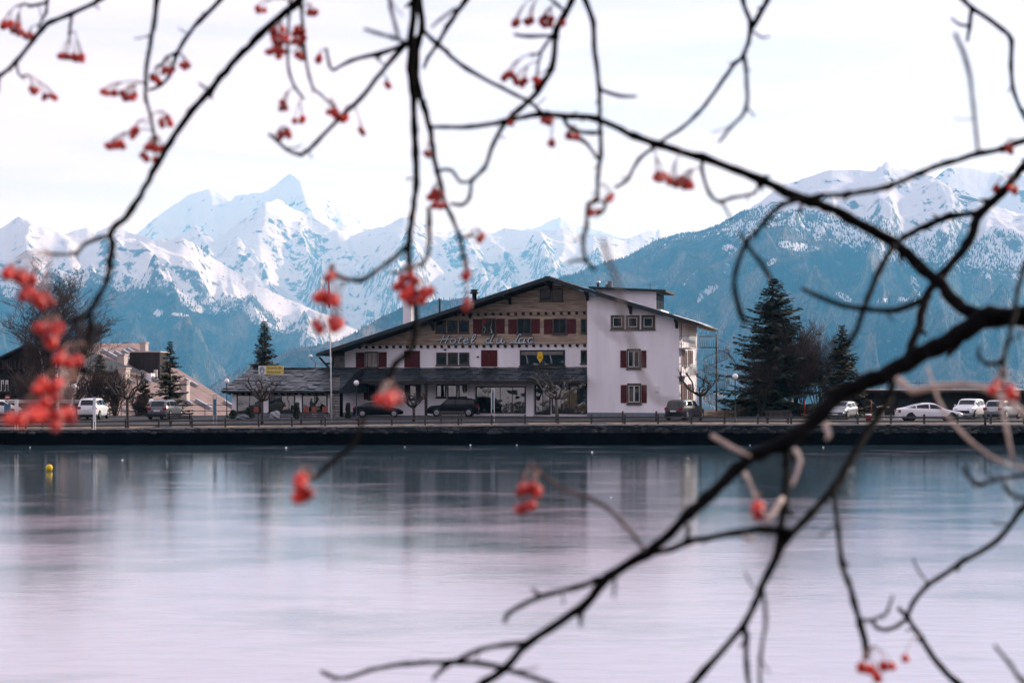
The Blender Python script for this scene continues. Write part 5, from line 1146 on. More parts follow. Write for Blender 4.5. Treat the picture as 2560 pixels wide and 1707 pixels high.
spruce(1933, 694, 128, 142, 'tallest dark spruce right of the hotel', gaps=.25, droop=.30, dens=1.15, seed=11, power=.8)
spruce(2106, 810, 125.5, 56, 'narrow spruce at the right end of the bare shrubs', gaps=.14, seed=13, needles=M_NEED2)
spruce(2150, 968, 127, 34, 'low young fir beside the silver hatchback', gaps=.1, seed=15, needles=M_NEED2)
spruce(1855, 985, 133, 30, 'low dark fir left of the tallest spruce', gaps=.1, seed=17)
def bare(T, base, h, r, seed, n0=5, spread=.55, levels=4, twig_m=None, trunk_r=.1, trunk_m=None, first=.3, lean=(0, 0), sag=0.0, kids=(6, 5, 4), minr=.006, name='crown'):
    """bare crown: trunk, limbs, twigs grown by halving lengths"""
    rd = random.Random(seed); tb = MB(); cb = MB()
    def grow(p, d, L, rad, lev):
        pts = [p]; q = p.copy(); dd = d.copy(); n = 4 if lev else 6
        for i in range(n):
            dd = (dd + Vector((rd.uniform(-1, 1), rd.uniform(-1, 1), rd.uniform(-.5, .9) - sag * lev)) * (.10 + .05 * lev)).normalized(); q = q + dd * L / n; pts.append(q.copy())
        rads = [max(minr, rad * (1 - .6 * i / n)) for i in range(n + 1)]; (tb if lev == 0 else cb).tube(pts, rads, 7 if lev == 0 else (4 if lev == 1 else 3), cap=lev < 2)
        if lev >= levels: return
        nk = kids[min(lev, len(kids) - 1)]
        for k in range(nk):
            f = (first if lev == 0 else .2) + (1 - (first if lev == 0 else .2)) * (k + rd.random() * .8) / nk; i = min(n - 1, int(f * n)); b_ = pts[i].lerp(pts[i + 1], f * n - i)
            a = rd.uniform(0, 6.283); side = Vector((math.cos(a), math.sin(a), 0)); dk = (dd * (1 - spread) + side * spread * rd.uniform(.7, 1.3) + Vector((0, 0, .25 - sag * .3))).normalized()
            grow(b_, dk, L * (.62 - .25 * f * (lev == 0)) * rd.uniform(.75, 1.15), max(minr, rad * .5 * (1 - .4 * f)), lev + 1)
    grow(Vector(base), Vector((lean[0], lean[1], 1)).normalized(), h, trunk_r, 0)
    tb.build('trunk', trunk_m or M_BARK, T); tag(cb.build(name, twig_m or M_TWIG, T), kind='stuff')
D = 126.0
for i, (px, yt, ln, lab) in enumerate(((138, 700, (.02, 0), 'tallest birch with white banded trunk at the left'), (172, 775, (.06, 0), 'birch with leaning pale trunk left of the white SUV'), (95, 790, (-.08, 0), 'slender birch left of the tallest birch'))):
    p = at(px, yt, D); h = p.z - 1.43; B = thing('birch_tree', lab, 'tree', (px_at(px + (6 if i else 0), D), D + (.8, -.5, 1.5)[i], 1.43), 0, 'bare birches at the left')
    bare(B, (0, 0, -.2), h * .72, 1, 21 + i, spread=.5, levels=4, trunk_r=.15 - .02 * i, trunk_m=M_BIRCHB, twig_m=M_TWIG, first=.38, lean=ln, sag=.10, kids=(16, 8, 6, 4) if i == 0 else (14, 7, 6, 4), minr=.011)
def shrub(px, yt, D, wpx, label, seed, m=None, z0=1.43, stems=9, kids=(6, 5, 4), minr=.010):
    T = thing('bare_shrub', label, 'shrub', (px_at(px, D), D, z0), 0, 'bare shrubs by the car park'); h = at(px, yt, D).z - z0; rd = random.Random(seed); w_ = wpx / F * D / 2
    cb = MB(); tb = MB()
    def grow(p, d, L, rad, lev):
        pts = [p]; q = p.copy(); dd = d.copy()
        for i in range(4): dd = (dd + Vector((rd.uniform(-1, 1), rd.uniform(-1, 1), rd.uniform(-.3, .7))) * .13).normalized(); q = q + dd * L / 4; pts.append(q.copy())
        (tb if lev == 0 else cb).tube(pts, [max(minr, rad * (1 - .6 * i / 4)) for i in range(5)], 5 if lev == 0 else 3, cap=False)
        if lev < 3:
            for k in range(kids[lev]):
                f = .25 + .75 * (k + rd.random()) / kids[lev]; i = min(3, int(f * 4)); b_ = pts[i].lerp(pts[i + 1], f * 4 - i); a = rd.uniform(0, 6.283)
                grow(b_, (dd * .62 + Vector((math.cos(a), math.sin(a), .2)) * .5).normalized(), L * .5 * rd.uniform(.7, 1.2), rad * .5, lev + 1)
    for k in range(stems):
        a = 6.283 * k / stems + rd.random(); o = rd.uniform(.15, 1) * w_ * .55
        grow(Vector((math.cos(a) * .25 * o, math.sin(a) * .25 * o, -.1)), Vector((math.cos(a) * o, math.sin(a) * o, h * .72)).normalized(), h * rd.uniform(.6, .8), .05, 0)
    tag(tb.build('stems', M_BARK, T), kind='stuff'); tag(cb.build('twigs', m or M_TWIG, T), kind='stuff'); return T
shrub(1996, 828, 127, 140, 'tall bare shrub with reddish twigs before the big spruce', 31, M_TWIGR, stems=16, kids=(8, 7, 5)); shrub(2048, 848, 129, 105, 'tall bare shrub left of the narrow spruce', 32, M_TWIGR, stems=12, kids=(8, 6, 5)); shrub(1905, 880, 126, 110, 'dark bare shrub under the big spruce\'s left side', 33, M_TWIG, stems=10, kids=(7, 6, 4))
shrub(228, 925, 133, 80, 'bare brown bush behind the white SUV', 34, stems=11, kids=(7, 6, 4)); shrub(288, 938, 134, 90, 'dense brown bush behind the left pollard tree', 35, stems=13, kids=(7, 6, 5)); shrub(345, 985, 133, 70, 'low brown bush left of the grey estate car', 36, stems=10, kids=(6, 5, 4)); shrub(70, 925, 132, 90, 'pale bare bush before the dark chalet', 37, M_TWIGR, stems=10); shrub(190, 950, 135, 70, 'dark bush behind the birches', 38, stems=10)
# evergreen planters on the restaurant terrace
def evergreen(px, yt, D, wpx, label, seed):
    T = thing('evergreen_bush', label, 'bush', (px_at(px, D), D, 1.42), 0, 'evergreens on the restaurant terrace'); h = at(px, yt, D).z - 1.42; w_ = wpx / F * D / 2; rd = random.Random(seed); c = MB()
    for k in range(900):
        t = rd.random(); a = rd.uniform(0, 6.283); rr0 = w_ * math.sqrt(rd.random()) * (1 - .55 * t ** 2) * rd.uniform(.8, 1.1); q = Vector((rr0 * math.cos(a), rr0 * math.sin(a), h * t + .05)); e = Vector((rd.uniform(-1, 1), rd.uniform(-1, 1), rd.uniform(-.3, 1))).normalized() * .16; l_ = e.orthogonal().normalized() * .05
        c.add([q - l_, q + l_, q + e], [(0, 1, 2)])
    tag(c.build('foliage', M_NEED, T), kind='stuff'); s = MB(); s.lathe([(w_ * .45, 0), (w_ * .55, .35), (w_ * .5, .36)], n=12); s.build('pot', M_BWALL, T)
evergreen(742, 1009, 120, 18, 'dark clipped evergreen between middle and right restaurant windows', 1); evergreen(622, 1022, 121, 24, 'wide dark evergreen under the left restaurant window', 2); evergreen(870, 1010, 119, 14, 'dark evergreen in a pot beside the stone pillar', 3); evergreen(583, 1028, 121, 20, 'small evergreen at the restaurant\'s left corner', 4)
M_CHAIR = mat('red_brown_chair', (0.24, 0.075, 0.055), .7, var=.2)
def chair(px, D, label):
    x = px_at(px, D); T = thing('terrace_chair', label, 'chair', (x, D, gz(x, D)), R(180 + px % 13), 'terrace chairs before the restaurant'); s = MB(); s.box(-.22, .22, -.22, .22, .44, .48); s.build('seat', M_CHAIR, T); s = MB(); s.box(-.22, .22, .20, .24, .5, .95); s.build('backrest', M_CHAIR, T)
    for a in (-1, 1):
        for c in (-1, 1): s = MB(); s.box(a * .2 - .02, a * .2 + .02, c * .19 - .02, c * .19 + .02, 0, .438 if c < 0 else .94); s.build('leg', M_DMETAL, T)
for px, lab in ((641, 'red brown chair before the left restaurant window'), (767, 'red brown chair at the left of the right restaurant window'), (785, 'red brown chair at the middle of the right restaurant window'), (812, 'red brown chair nearest the flagpole')): chair(px, 125.5, lab)
# pollarded plane trees
def pollard(px, yt, yb, wpx, label, seed, pale=False):
    D = cd(yb); x = px_at(px, D); z0 = gz(x, D); h = at(px, yt, D).z - z0; w_ = wpx / F * D / 2; T = thing('pollard_tree', label, 'tree', (x, D, z0), 0, 'pollarded plane trees along the promenade'); rd = random.Random(seed)
    th = h * .52; s = MB(); s.tube([(0, 0, -.2), (.02, 0, th * .5), (0, .02, th)], [.13, .10, .12], 8); s.build('trunk', M_BARKP if pale else M_BARK, T); tw = MB()
    n = 8
    for k in range(n):
        pw = rd.uniform(.9, 1.7); a = 6.283 * k / n + rd.uniform(-.3, .3); L = w_ * rd.uniform(.75, 1.05); rise = (h - th) * rd.uniform(.55, .9); pts = []
        for i in range(6):
            q = i / 5; a2 = a + rd.uniform(-.35, .35) * (i > 1); e_ = rd.uniform(-.13, .13) * (i > 0); pts.append(Vector((math.cos(a2) * L * (q ** .8), math.sin(a2) * L * (q ** .8), th + rise * (q ** pw) + e_)))
        s = MB(); s.tube(pts, [.085, .07, .06, .055, .05, .065], 6); s.ball(pts[-1], .085, 8, 6); s.build('limb', M_BARKP if pale else M_BARK, T)
        for j in range(14):
            b_ = pts[rd.choice((2, 3, 4, 5, 5, 5))]; e = Vector((math.cos(a) * .4 + rd.uniform(-.7, .7), math.sin(a) * .4 + rd.uniform(-.7, .7), rd.uniform(.2, 1))).normalized() * rd.uniform(.25, .7)
            tw.tube([b_, b_ + e * .5 + Vector((rd.uniform(-.05, .05), 0, 0)), b_ + e], [.02, .014, .008], 3, cap=False)
    tag(tw.build('twigs', M_BARKP if pale else M_BARK, T), kind='stuff')
pollard(318, 930, 1060, 110, 'pollard tree between the white SUV and the grey estate car', 41); pollard(655, 945, 1056, 90, 'dark pollard tree before the restaurant\'s left window', 42); pollard(1034, 985, 1052, 70, 'small dark pollard tree left of the black SUV', 43); pollard(1391, 938, 1058, 130, 'pale twigged pollard tree before the entrance door', 44, True); pollard(1751, 930, 1055, 110, 'dark pollard tree at the right end of the hotel', 45)
# a walker behind the rail at the left
def person(px, D, label):
    x = px_at(px, D); z0 = gz(x, D); T = thing('person', label, 'person', (x, D, z0), R(90), None); T.pop('group', None) if 'group' in T else None
    J = {'pel': (0, 0, .95), 'wai': (.02, 0, 1.12), 'che': (.05, 0, 1.36), 'nek': (.07, 0, 1.50), 'hd0': (.08, 0, 1.58), 'hd1': (.09, 0, 1.74),
         'hl': (.02, .10, .90), 'kl': (.22, .10, .50), 'al': (.34, .10, .10), 'tl': (.50, .11, .05), 'hr': (-.02, -.10, .90), 'kr': (-.04, -.10, .50), 'ar': (-.38, -.10, .16), 'tr': (-.28, -.11, .03),
         'sl': (.05, .18, 1.42), 'el': (-.10, .24, 1.15), 'wl': (-.05, .24, .92), 'fl': (0.0, .24, .82), 'sr': (.05, -.18, 1.42), 'er': (.12, -.24, 1.15), 'wr': (.32, -.22, 1.0), 'fr': (.40, -.21, .96)}
    RD = {'pel': .15, 'wai': .14, 'che': .16, 'nek': .06, 'hd0': .08, 'hd1': .10, 'hl': .10, 'kl': .07, 'al': .05, 'tl': .04, 'hr': .10, 'kr': .07, 'ar': .05, 'tr': .04, 'sl': .075, 'el': .055, 'wl': .04, 'fl': .035, 'sr': .075, 'er': .055, 'wr': .04, 'fr': .035}
    E = [('pel', 'wai'), ('wai', 'che'), ('che', 'nek'), ('nek', 'hd0'), ('hd0', 'hd1'), ('pel', 'hl'), ('hl', 'kl'), ('kl', 'al'), ('al', 'tl'), ('pel', 'hr'), ('hr', 'kr'), ('kr', 'ar'), ('ar', 'tr'), ('che', 'sl'), ('sl', 'el'), ('el', 'wl'), ('wl', 'fl'), ('che', 'sr'), ('sr', 'er'), ('er', 'wr'), ('wr', 'fr')]
    k_ = list(J); me = bpy.data.meshes.new('body'); me.from_pydata([J[a] for a in k_], [(k_.index(a), k_.index(b_)) for a, b_ in E], [])
    o = obj('body', me, T); sk_ = o.modifiers.new('skin', 'SKIN'); me.skin_vertices or me.update()
    if not me.skin_vertices: bpy.context.view_layer.update()
    for i, a in enumerate(k_): me.skin_vertices[0].data[i].radius = (RD[a], RD[a])
    me.skin_vertices[0].data[0].use_root = True; sb = o.modifiers.new('smooth', 'SUBSURF'); sb.levels = sb.render_levels = 1
    me.materials.append(mat('dark_clothes', (0.02, 0.022, 0.028), .9, var=.3)); 
    s = MB(); s.ball((.085, 0, 1.70), .115, 12, 8, (1.05, .9, 1.0)); s.build('hair', M_BARK, T)
try: person(106, 104.9, 'walker in dark clothes striding behind the rail fence at the left')
except Exception as ex: print('person failed', ex)
# ------------------------------------------------------------------ the rowan over the camera: limbs, twigs and berries
M_RBARK = mat('rowan_bark', (0.002, 0.0025, 0.003), 0.85, spec=.04, var=.4, scale=60, bump=.0012, bscale=260, col2=(0.006, 0.006, 0.0065))
M_RBARKP = mat('sunlit_rowan_bark', (0.42, 0.33, 0.285), 0.65, spec=.2, var=.3, scale=70, bump=.001, bscale=260)  # same bark as the dark branches, with sunlight put into the colour
M_STALK = mat('berry_stalk', (0.20, 0.10, 0.075), .7, var=.3, scale=50)
def berry_mat():
    m, nt, b = nodes('rowan_berry'); N, L = nt.nodes, nt.links; b.inputs['Roughness'].default_value = .32; b.inputs['Specular IOR Level'].default_value = .3
    oi = N.new('ShaderNodeObjectInfo'); x = N.new('ShaderNodeMix'); x.data_type = 'RGBA'; x.inputs[6].default_value = (.20, .005, .009, 1); x.inputs[7].default_value = (.74, .048, .030, 1)
    L.new(oi.outputs['Random'], x.inputs[0]); L.new(x.outputs[2], b.inputs['Base Color']); b.inputs['Subsurface Weight'].default_value = .10; b.inputs['Subsurface Radius'].default_value = (.004, .001, .0006); b.inputs['Subsurface Scale'].default_value = 1.0; return m
M_BERRY = berry_mat()
def Dm(px, py):
    """distance of the branches from the eye: the hanging ends at the lower left come nearest"""
    return 2.15 - .42 * max(0, min(1.2, (py - 250) / 900)) - .18 * max(0, min(1, (900 - px) / 900)) * max(0, min(1, (py - 400) / 500)) + .06 * math.sin(px / 310) + .05 * math.cos(py / 170 + px / 260)
TRK = Vector((1.75, 2.25, 2.3)); RW = thing('rowan_tree', 'bare rowan with dark branches and red berry clusters hanging close before the lake', 'tree', TRK)
def P3(px, py, off=0): return at(px, py, Dm(px, py) + off) - TRK
def smooth_path(pts, r0, r1, off, seed):
    p = [P3(x, y, off) for x, y in pts]; out = []; rad = []; rd = random.Random(seed); n = len(p)
    cum = [0]
    for i in range(1, n): cum.append(cum[-1] + (p[i] - p[i - 1]).length)
    for i in range(n - 1):
        a, b_, c, d = p[max(i - 1, 0)], p[i], p[i + 1], p[min(i + 2, n - 1)]; m_ = max(2, min(9, int((c - b_).length / .012)))
        for j in range(m_):
            t = j / m_; q = 0.5 * ((2 * b_) + (c - a) * t + (2 * a - 5 * b_ + 4 * c - d) * t * t + (3 * b_ - a - 3 * c + d) * t ** 3)
            f = (cum[i] + (cum[i + 1] - cum[i]) * t) / cum[-1]; px_m = -q.y; D = (q + TRK).y; r_ = 1.06 * (r0 + (r1 - r0) * f) / F * D
            k = 1 + (.20 if j == 0 and 0 < i else 0) + rd.uniform(-.11, .11); out.append(q + Vector((rd.uniform(-1, 1), rd.uniform(-1, 1), rd.uniform(-1, 1))) * r_ * .20); rad.append(r_ * k)
    out.append(p[-1]); rad.append(r1 / F * (p[-1] + TRK).y); return out, rad
nbr = 0
M_RBARKM = mat('grey_rowan_bark', (0.10, 0.082, 0.075), 0.7, spec=.15, var=.4, scale=60, bump=.001, bscale=260)  # middle step between the dark and the sunlit bark colour
def br(pts, r0, r1=None, off=0.0, pale=False, buds=True):
    global nbr; r1 = r1 or r0; nbr += 1; p, r = smooth_path(pts, r0, r1, off, nbr); b = MB(); b.tube(p, r, 8)
    rd = random.Random(nbr * 3)
    if buds and len(p) > 6:
        for k in range(max(1, len(p) // 9)):           # buds and spur shoots
            i = rd.randrange(2, len(p) - 2); d = (p[i + 1] - p[i - 1]).normalized(); s = d.orthogonal().normalized(); s = (Matrix.Rotation(rd.uniform(0, 6.28), 3, d) @ s); e = (s + d * .8).normalized(); L_ = r[i] * rd.uniform(2.2, 3.4)
            b.tube([p[i], p[i] + e * L_ * .5, p[i] + e * L_], [r[i] * .6, r[i] * .55, r[i] * .12], 6)
        if r0 < 9 and len(pts) > 3:
            for k in range(1 + len(p) // 22):          # short side twigs
                i = rd.randrange(len(p) // 5, len(p) - 3); d = (p[i + 1] - p[i - 1]).normalized(); s = Vector((rd.uniform(-1, 1), rd.uniform(-.5, .5), rd.uniform(-1, .4))).normalized(); e = (s + d * .5).normalized(); L_ = rd.uniform(.012, .036); w_ = r[i] * .42
                b.tube([p[i], p[i] + e * L_ * .35, p[i] + e * L_ * .7 + s * .002, p[i] + e * L_ + Vector((0, 0, .004))], [w_, w_ * .8, w_ * .9, w_ * .4], 6)
    return b.build('branch', M_RBARKM if pale == 2 else (M_RBARKP if pale else M_RBARK), RW)
BR = [
 ([(300, -30), (249, 0), (176, 36), (126, 55), (103, 75), (42, 153), (0, 191), (-40, 232)], 6, 5, .10), ([(180, 34), (176, 61), (172, 92)], 3.5, 3, .10), ([(42, 153), (46, 184), (63, 199)], 3.5, 2, .10),
 ([(125, -25), (119, 0), (115, 31), (94, 69)], 4, 3, .16), ([(115, 8), (78, 15), (63, 11), (40, 16)], 4, 2.5, .16),
 ([(394, -40), (392, 0), (383, 69), (367, 161), (365, 214), (365, 249), (377, 291), (383, 329), (392, 372)], 7, 3, 0), ([(580, -40), (551, 0), (500, 52), (463, 99), (440, 142), (425, 187), (400, 215), (372, 226)], 6, 3.5, .12), ([(440, 132), (415, 145), (402, 165), (388, 170)], 4, 3, .12),
 ([(770, -30), (742, 8), (650, 88), (524, 226), (425, 356), (333, 520), (291, 562), (277, 585), (281, 612), (275, 653), (268, 699), (245, 745), (224, 785), (226, 825), (200, 915), (183, 961)], 9, 6, -.02), ([(277, 585), (243, 598), (210, 611), (191, 632), (142, 636), (115, 632)], 5, 3.5, -.02), ([(224, 785), (190, 798), (159, 808), (130, 800)], 5.5, 4, -.02), ([(497, 208), (512, 220), (524, 226)], 3, 3, -.02),
 ([(728, -20), (723, 38), (719, 126), (723, 184), (740, 222), (761, 249)], 4, 3, .05), ([(750, -10), (754, 23), (761, 126), (773, 191), (784, 222), (800, 235), (837, 272)], 5, 2.2, .03),
 ([(1036, -40), (1036, 0), (1028, 96), (1025, 172), (1034, 245), (1036, 325), (1040, 383), (1040, 459), (1030, 543), (1021, 615), (1025, 672), (1037, 749), (1040, 825), (1021, 883), (987, 909), (968, 959), (952, 990)], 8, 7, 0),
 ([(1046, -40), (1048, 0), (1055, 73), (1046, 107), (1040, 172), (1048, 230), (1060, 268), (1074, 318), (1084, 383), (1092, 428), (1101, 459), (1116, 516), (1128, 540), (1148, 592), (1159, 641), (1165, 676)], 8.5, 4, .04),
 ([(1050, 90), (1017, 111), (952, 134), (875, 153), (833, 176), (822, 158), (815, 120)], 7, 3, .04), ([(1017, 111), (986, 142), (902, 245), (849, 295), (791, 356), (753, 387), (715, 372), (693, 352), (672, 335)], 6.5, 4, .04), ([(1017, 106), (985, 96), (944, 84), (910, 73)], 4.5, 4, -.25), ([(972, -20), (977, 20), (990, 69), (996, 95)], 4.5, 4, -.25),
 ([(1185, -30), (1166, 0), (1120, 65), (1094, 111), (1070, 145), (1059, 172)], 7, 3.5, .10), ([(1055, 73), (1094, 111), (1166, 172), (1250, 218), (1319, 253), (1350, 278), (1372, 300)], 5.5, 4, .08), ([(1140, 20), (1100, 50), (1078, 70)], 4, 3, -.2),
 ([(1445, -40), (1430, 0), (1407, 42), (1391, 77), (1380, 172), (1361, 199), (1342, 233), (1296, 275), (1261, 310), (1234, 360), (1211, 421), (1180, 450), (1174, 494), (1155, 513), (1128, 509)], 8, 4, 0),
 ([(1387, 84), (1353, 130), (1342, 184)], 4, 3, 0), ([(1388, 88), (1326, 92), (1284, 86)], 4.5, 3.5, 0), ([(1353, 130), (1326, 142)], 3, 3, 0), ([(1357, -20), (1395, 14), (1412, 30)], 4, 4, .05), ([(1092, 428), (1128, 425), (1151, 455), (1182, 451)], 4, 3.5, 0),
 ([(1078, 318), (1174, 318), (1258, 304), (1353, 287), (1414, 291), (1491, 298), (1583, 340), (1648, 363), (1755, 394), (1900, 448), (1965, 480), (2028, 503), (2123, 545), (2234, 607), (2296, 664), (2345, 706), (2391, 756), (2425, 778), (2460, 790)], 4.5, 15, 0),
 ([(2680, 800), (2560, 794), (2468, 794), (2410, 829), (2334, 871), (2257, 909), (2181, 951), (2123, 974), (2085, 994), (2055, 1034), (1990, 1087), (1951, 1114), (1894, 1133), (1837, 1175), (1760, 1252), (1724, 1285), (1619, 1381), (1518, 1444), (1451, 1519), (1326, 1603), (1263, 1670), (1208, 1706), (1150, 1760)], 24, 8, 0),
 ([(2257, 909), (2234, 953), (2219, 1003), (2169, 1076), (2123, 1156), (2085, 1217), (2028, 1282), (1970, 1343), (1944, 1390), (1921, 1435), (1903, 1472), (1888, 1506), (1857, 1564), (1760, 1677), (1710, 1730)], 10, 8, .03),
 ([(1857, 1564), (1866, 1590), (1866, 1661), (1874, 1730)], 7, 5, .03), ([(1908, 1478), (1915, 1545), (1901, 1642), (1901, 1730)], 4.5, 4, -.10), ([(1965, 1110), (1967, 1194), (1959, 1271), (1946, 1350), (1940, 1400)], 10, 8, .02), ([(1980, 1330), (1913, 1324), (1837, 1332), (1760, 1347), (1724, 1352), (1680, 1370), (1630, 1384)], 9, 7, .02), ([(1712, 1300), (1722, 1325), (1712, 1355)], 4, 5, .02),
 ([(1518, 1444), (1493, 1448), (1435, 1469), (1351, 1490), (1300, 1515), (1271, 1532), (1261, 1555)], 7, 5, 0), ([(1351, 1490), (1338, 1478), (1330, 1468)], 5, 3, 0), ([(1455, 1515), (1451, 1540), (1452, 1566)], 5, 4, 0), ([(1540, 1432), (1536, 1460), (1535, 1492)], 4, 3, -.15),
 ([(1326, 1603), (1263, 1611), (1200, 1622), (1172, 1635), (1145, 1649), (1110, 1668), (1082, 1697)], 6, 5, 0), ([(1263, 1668), (1200, 1658), (1145, 1653), (1019, 1658), (927, 1674), (872, 1693), (830, 1691), (801, 1676)], 7, 4, 0), ([(1258, 1668), (1300, 1682), (1367, 1704), (1420, 1730)], 6.5, 6, 0),
 ([(2700, 250), (2600, 380), (2560, 415), (2506, 480), (2449, 534), (2418, 610), (2353, 691), (2315, 744), (2296, 821), (2265, 895)], 11, 10, .05), ([(2449, 534), (2372, 542), (2315, 565), (2254, 597)], 7, 8, .05), ([(2236, 612), (2200, 675), (2169, 744), (2143, 821), (2120, 860)], 7.5, 6, -.15), ([(2305, 750), (2238, 775), (2162, 771), (2104, 763), (2047, 740), (2005, 722)], 8, 5, -.15),
 ([(2640, 330), (2560, 352), (2510, 371), (2445, 385), (2372, 406), (2303, 432), (2219, 467), (2120, 486), (2051, 490), (1990, 500), (1951, 515), (1913, 553), (1867, 607), (1840, 675), (1837, 725), (1852, 783), (1865, 810)], 7, 6, -.14), ([(1846, 578), (1867, 612), (1913, 675), (1935, 712)], 4, 5.5, -.14), ([(2387, 84), (2418, 161), (2433, 268), (2445, 383)], 5, 4, -.55),
 ([(1872, -60), (1858, 0), (1877, 69), (1858, 142), (1835, 161), (1743, 287), (1651, 356), (1598, 398), (1567, 451), (1537, 469)], 6, 4, .05), ([(1945, -60), (1919, 0), (1881, 69)], 6, 7, .05), ([(1862, 145), (1866, 268), (1831, 314), (1797, 356)], 5.5, 3.5, -.1), ([(1883, 80), (1905, 95), (1925, 91)], 2.5, 2, .05), ([(1866, 268), (1880, 285), (1888, 292)], 2.5, 2, -.1),
 ([(1452, -50), (1464, 0), (1483, 57), (1485, 115), (1498, 222), (1500, 306), (1502, 383), (1495, 440), (1492, 500), (1472, 508), (1469, 529), (1466, 572), (1457, 601), (1466, 652), (1489, 675)], 6.5, 4.5, 0), ([(1492, 500), (1512, 510), (1508, 530), (1480, 533)], 3.5, 3, 0), ([(1502, 224), (1552, 241), (1592, 241)], 4.5, 3, 0), ([(1407, 293), (1430, 325), (1483, 333), (1500, 330)], 5, 5, 0), ([(1430, 325), (1468, 360), (1490, 392), (1500, 398)], 3.5, 4, 0), ([(1463, 652), (1440, 650), (1420, 660)], 4, 3, 0),
 ([(1755, 394), (1755, 428), (1774, 486), (1801, 505), (1831, 494), (1889, 482), (1893, 452)], 5, 3.5, 0), ([(1805, 507), (1827, 547)], 3.5, 3, 0), ([(1029, 600), (1014, 619), (975, 653), (926, 687), (903, 703), (861, 697), (838, 686), (826, 665)], 5, 5, -.05), ([(1071, 520), (1073, 557), (1070, 634), (1052, 661), (1035, 668)], 6, 4.5, -.1), ([(1148, 596), (1190, 588)], 4, 3, .03),
 ([(910, 1045), (885, 1104), (835, 1151), (780, 1197), (762, 1178)], 6, 5, -.1), ([(2380, -20), (2407, 0), (2433, 23), (2506, 73), (2529, 103), (2527, 165), (2535, 230), (2562, 295), (2600, 340)], 6, 4.5, .05), ([(2430, 20), (2424, 69), (2418, 105)], 5, 4, .05), ([(2424, 65), (2398, 62), (2378, 45)], 4, 2.5, .05),
 ([(2085, 1222), (2087, 1260), (2097, 1328), (2104, 1405), (2120, 1450), (2135, 1502), (2151, 1557), (2162, 1603), (2166, 1645)], 5, 8, 0), ([(2151, 1547), (2178, 1549), (2200, 1540), (2217, 1530), (2232, 1487)], 4, 3, 0), ([(2620, 1190), (2560, 1267), (2491, 1351), (2410, 1401), (2342, 1447), (2321, 1460), (2282, 1506), (2267, 1545), (2245, 1562), (2224, 1572), (2195, 1570), (2182, 1545)], 8, 4, .1), ([(2246, 1520), (2267, 1541), (2302, 1592), (2348, 1661), (2395, 1707), (2430, 1745)], 5, 8, .1), ([(2321, 1460), (2294, 1421), (2283, 1395)], 2.5, 2, .1), ([(1886, 1472), (1872, 1450), (1862, 1425)], 2.5, 2, .02), ([(2487, 1612), (2526, 1661), (2553, 1700), (2580, 1730)], 4, 5.5, -.2),
 ([(2575, 640), (2560, 668), (2544, 725), (2537, 783), (2518, 859), (2508, 910), (2508, 966)], 5.5, 6, -.2), ([(2430, 1205), (2449, 1213), (2487, 1198), (2560, 1187), (2620, 1180)], 6, 5.5, -.2), ([(2510, 1206), (2525, 1233), (2560, 1246), (2610, 1255)], 5.5, 5, -.2), ([(2508, 905), (2468, 909), (2447, 890), (2449, 868)], 5, 4, -.2), ([(2436, 1205), (2418, 1185), (2412, 1160)], 6, 4, -.2),
]
for pts, r0, r1, off in BR: br(pts, r0, r1, off)
PALE = [
 ([(1507, 600), (1523, 658), (1538, 690), (1549, 744), (1557, 795), (1580, 856), (1602, 927), (1624, 974), (1644, 1000), (1690, 1004)], 8, 6, -.72), ([(1495, 795), (1526, 830), (1565, 856)], 6, 6, -.8),
 ([(1612, 1374), (1560, 1310), (1518, 1268), (1468, 1243), (1401, 1218), (1347, 1180), (1326, 1157)], 8, 7, -.05), ([(1780, 1088), (1830, 1118), (1875, 1140)], 9, 8, -.1), ([(1863, 1183), (1882, 1225), (1898, 1271)], 8, 6, -.1), ([(1987, 1122), (2001, 1152), (1982, 1213)], 8, 9, -.1), ([(1957, 1246), (1935, 1278), (1912, 1310)], 9, 10, -.1),
 ([(2244, 946), (2256, 958), (2284, 978), (2334, 968), (2410, 961), (2460, 969), (2506, 995), (2560, 1034), (2620, 1085)], 12, 10, -.2), ([(2318, 918), (2334, 965), (2357, 1022), (2403, 1080), (2445, 1118), (2498, 1152), (2560, 1170), (2620, 1180)], 4.5, 5, -.15), ([(2503, 1005), (2518, 1080), (2533, 1150)], 7, 7, -.15), ([(2066, 1062), (2072, 1085), (2066, 1098)], 11, 8, -.2), ([(1860, 1338), (1878, 1350), (1890, 1345)], 8, 7, -.1), ([(968, 955), (958, 975), (948, 996)], 9, 8, -.25),
]
for pts, r0, r1, off in PALE: br(pts, r0 * .72, r1 * .45 if len(pts) < 5 else r1 * .7, off, pale=2 if pts[0][0] in (1612, 1507, 1495) else True, buds=False)
# trunk on the near bank and the limbs that reach out of view above and to the right
b = MB(); b.tube([Vector((0, 0, -.1)), Vector((-.02, .02, .9)), Vector((.02, 0, 1.9)), Vector((-.05, -.05, 2.8)), Vector((-.3, -.05, 3.6))], [.075, .065, .058, .045, .03], 12); b.build('trunk', M_RBARK, RW)
def link(a, pxpy, r0, r1, off=0.0, sag=.15):
    e = P3(*pxpy, off); m_ = (a + e) / 2 + Vector((0, 0, sag)); b = MB(); b.tube([a, a.lerp(m_, .5) + Vector((0, 0, sag * .4)), m_, m_.lerp(e, .5) + Vector((0, 0, sag * .3)), e], [r0, r0 * .9, (r0 + r1) / 2, r1 * 1.1, r1], 8); b.build('limb', M_RBARK, RW)
link(Vector((-.02, .02, 1.75)), (2680, 800), .022, .0125, 0, .02); link(Vector((0, 0, 2.0)), (2700, 250), .012, .006, .05, .02); link(Vector((0, 0, 1.5)), (2620, 1190), .008, .0045, .1, .02)
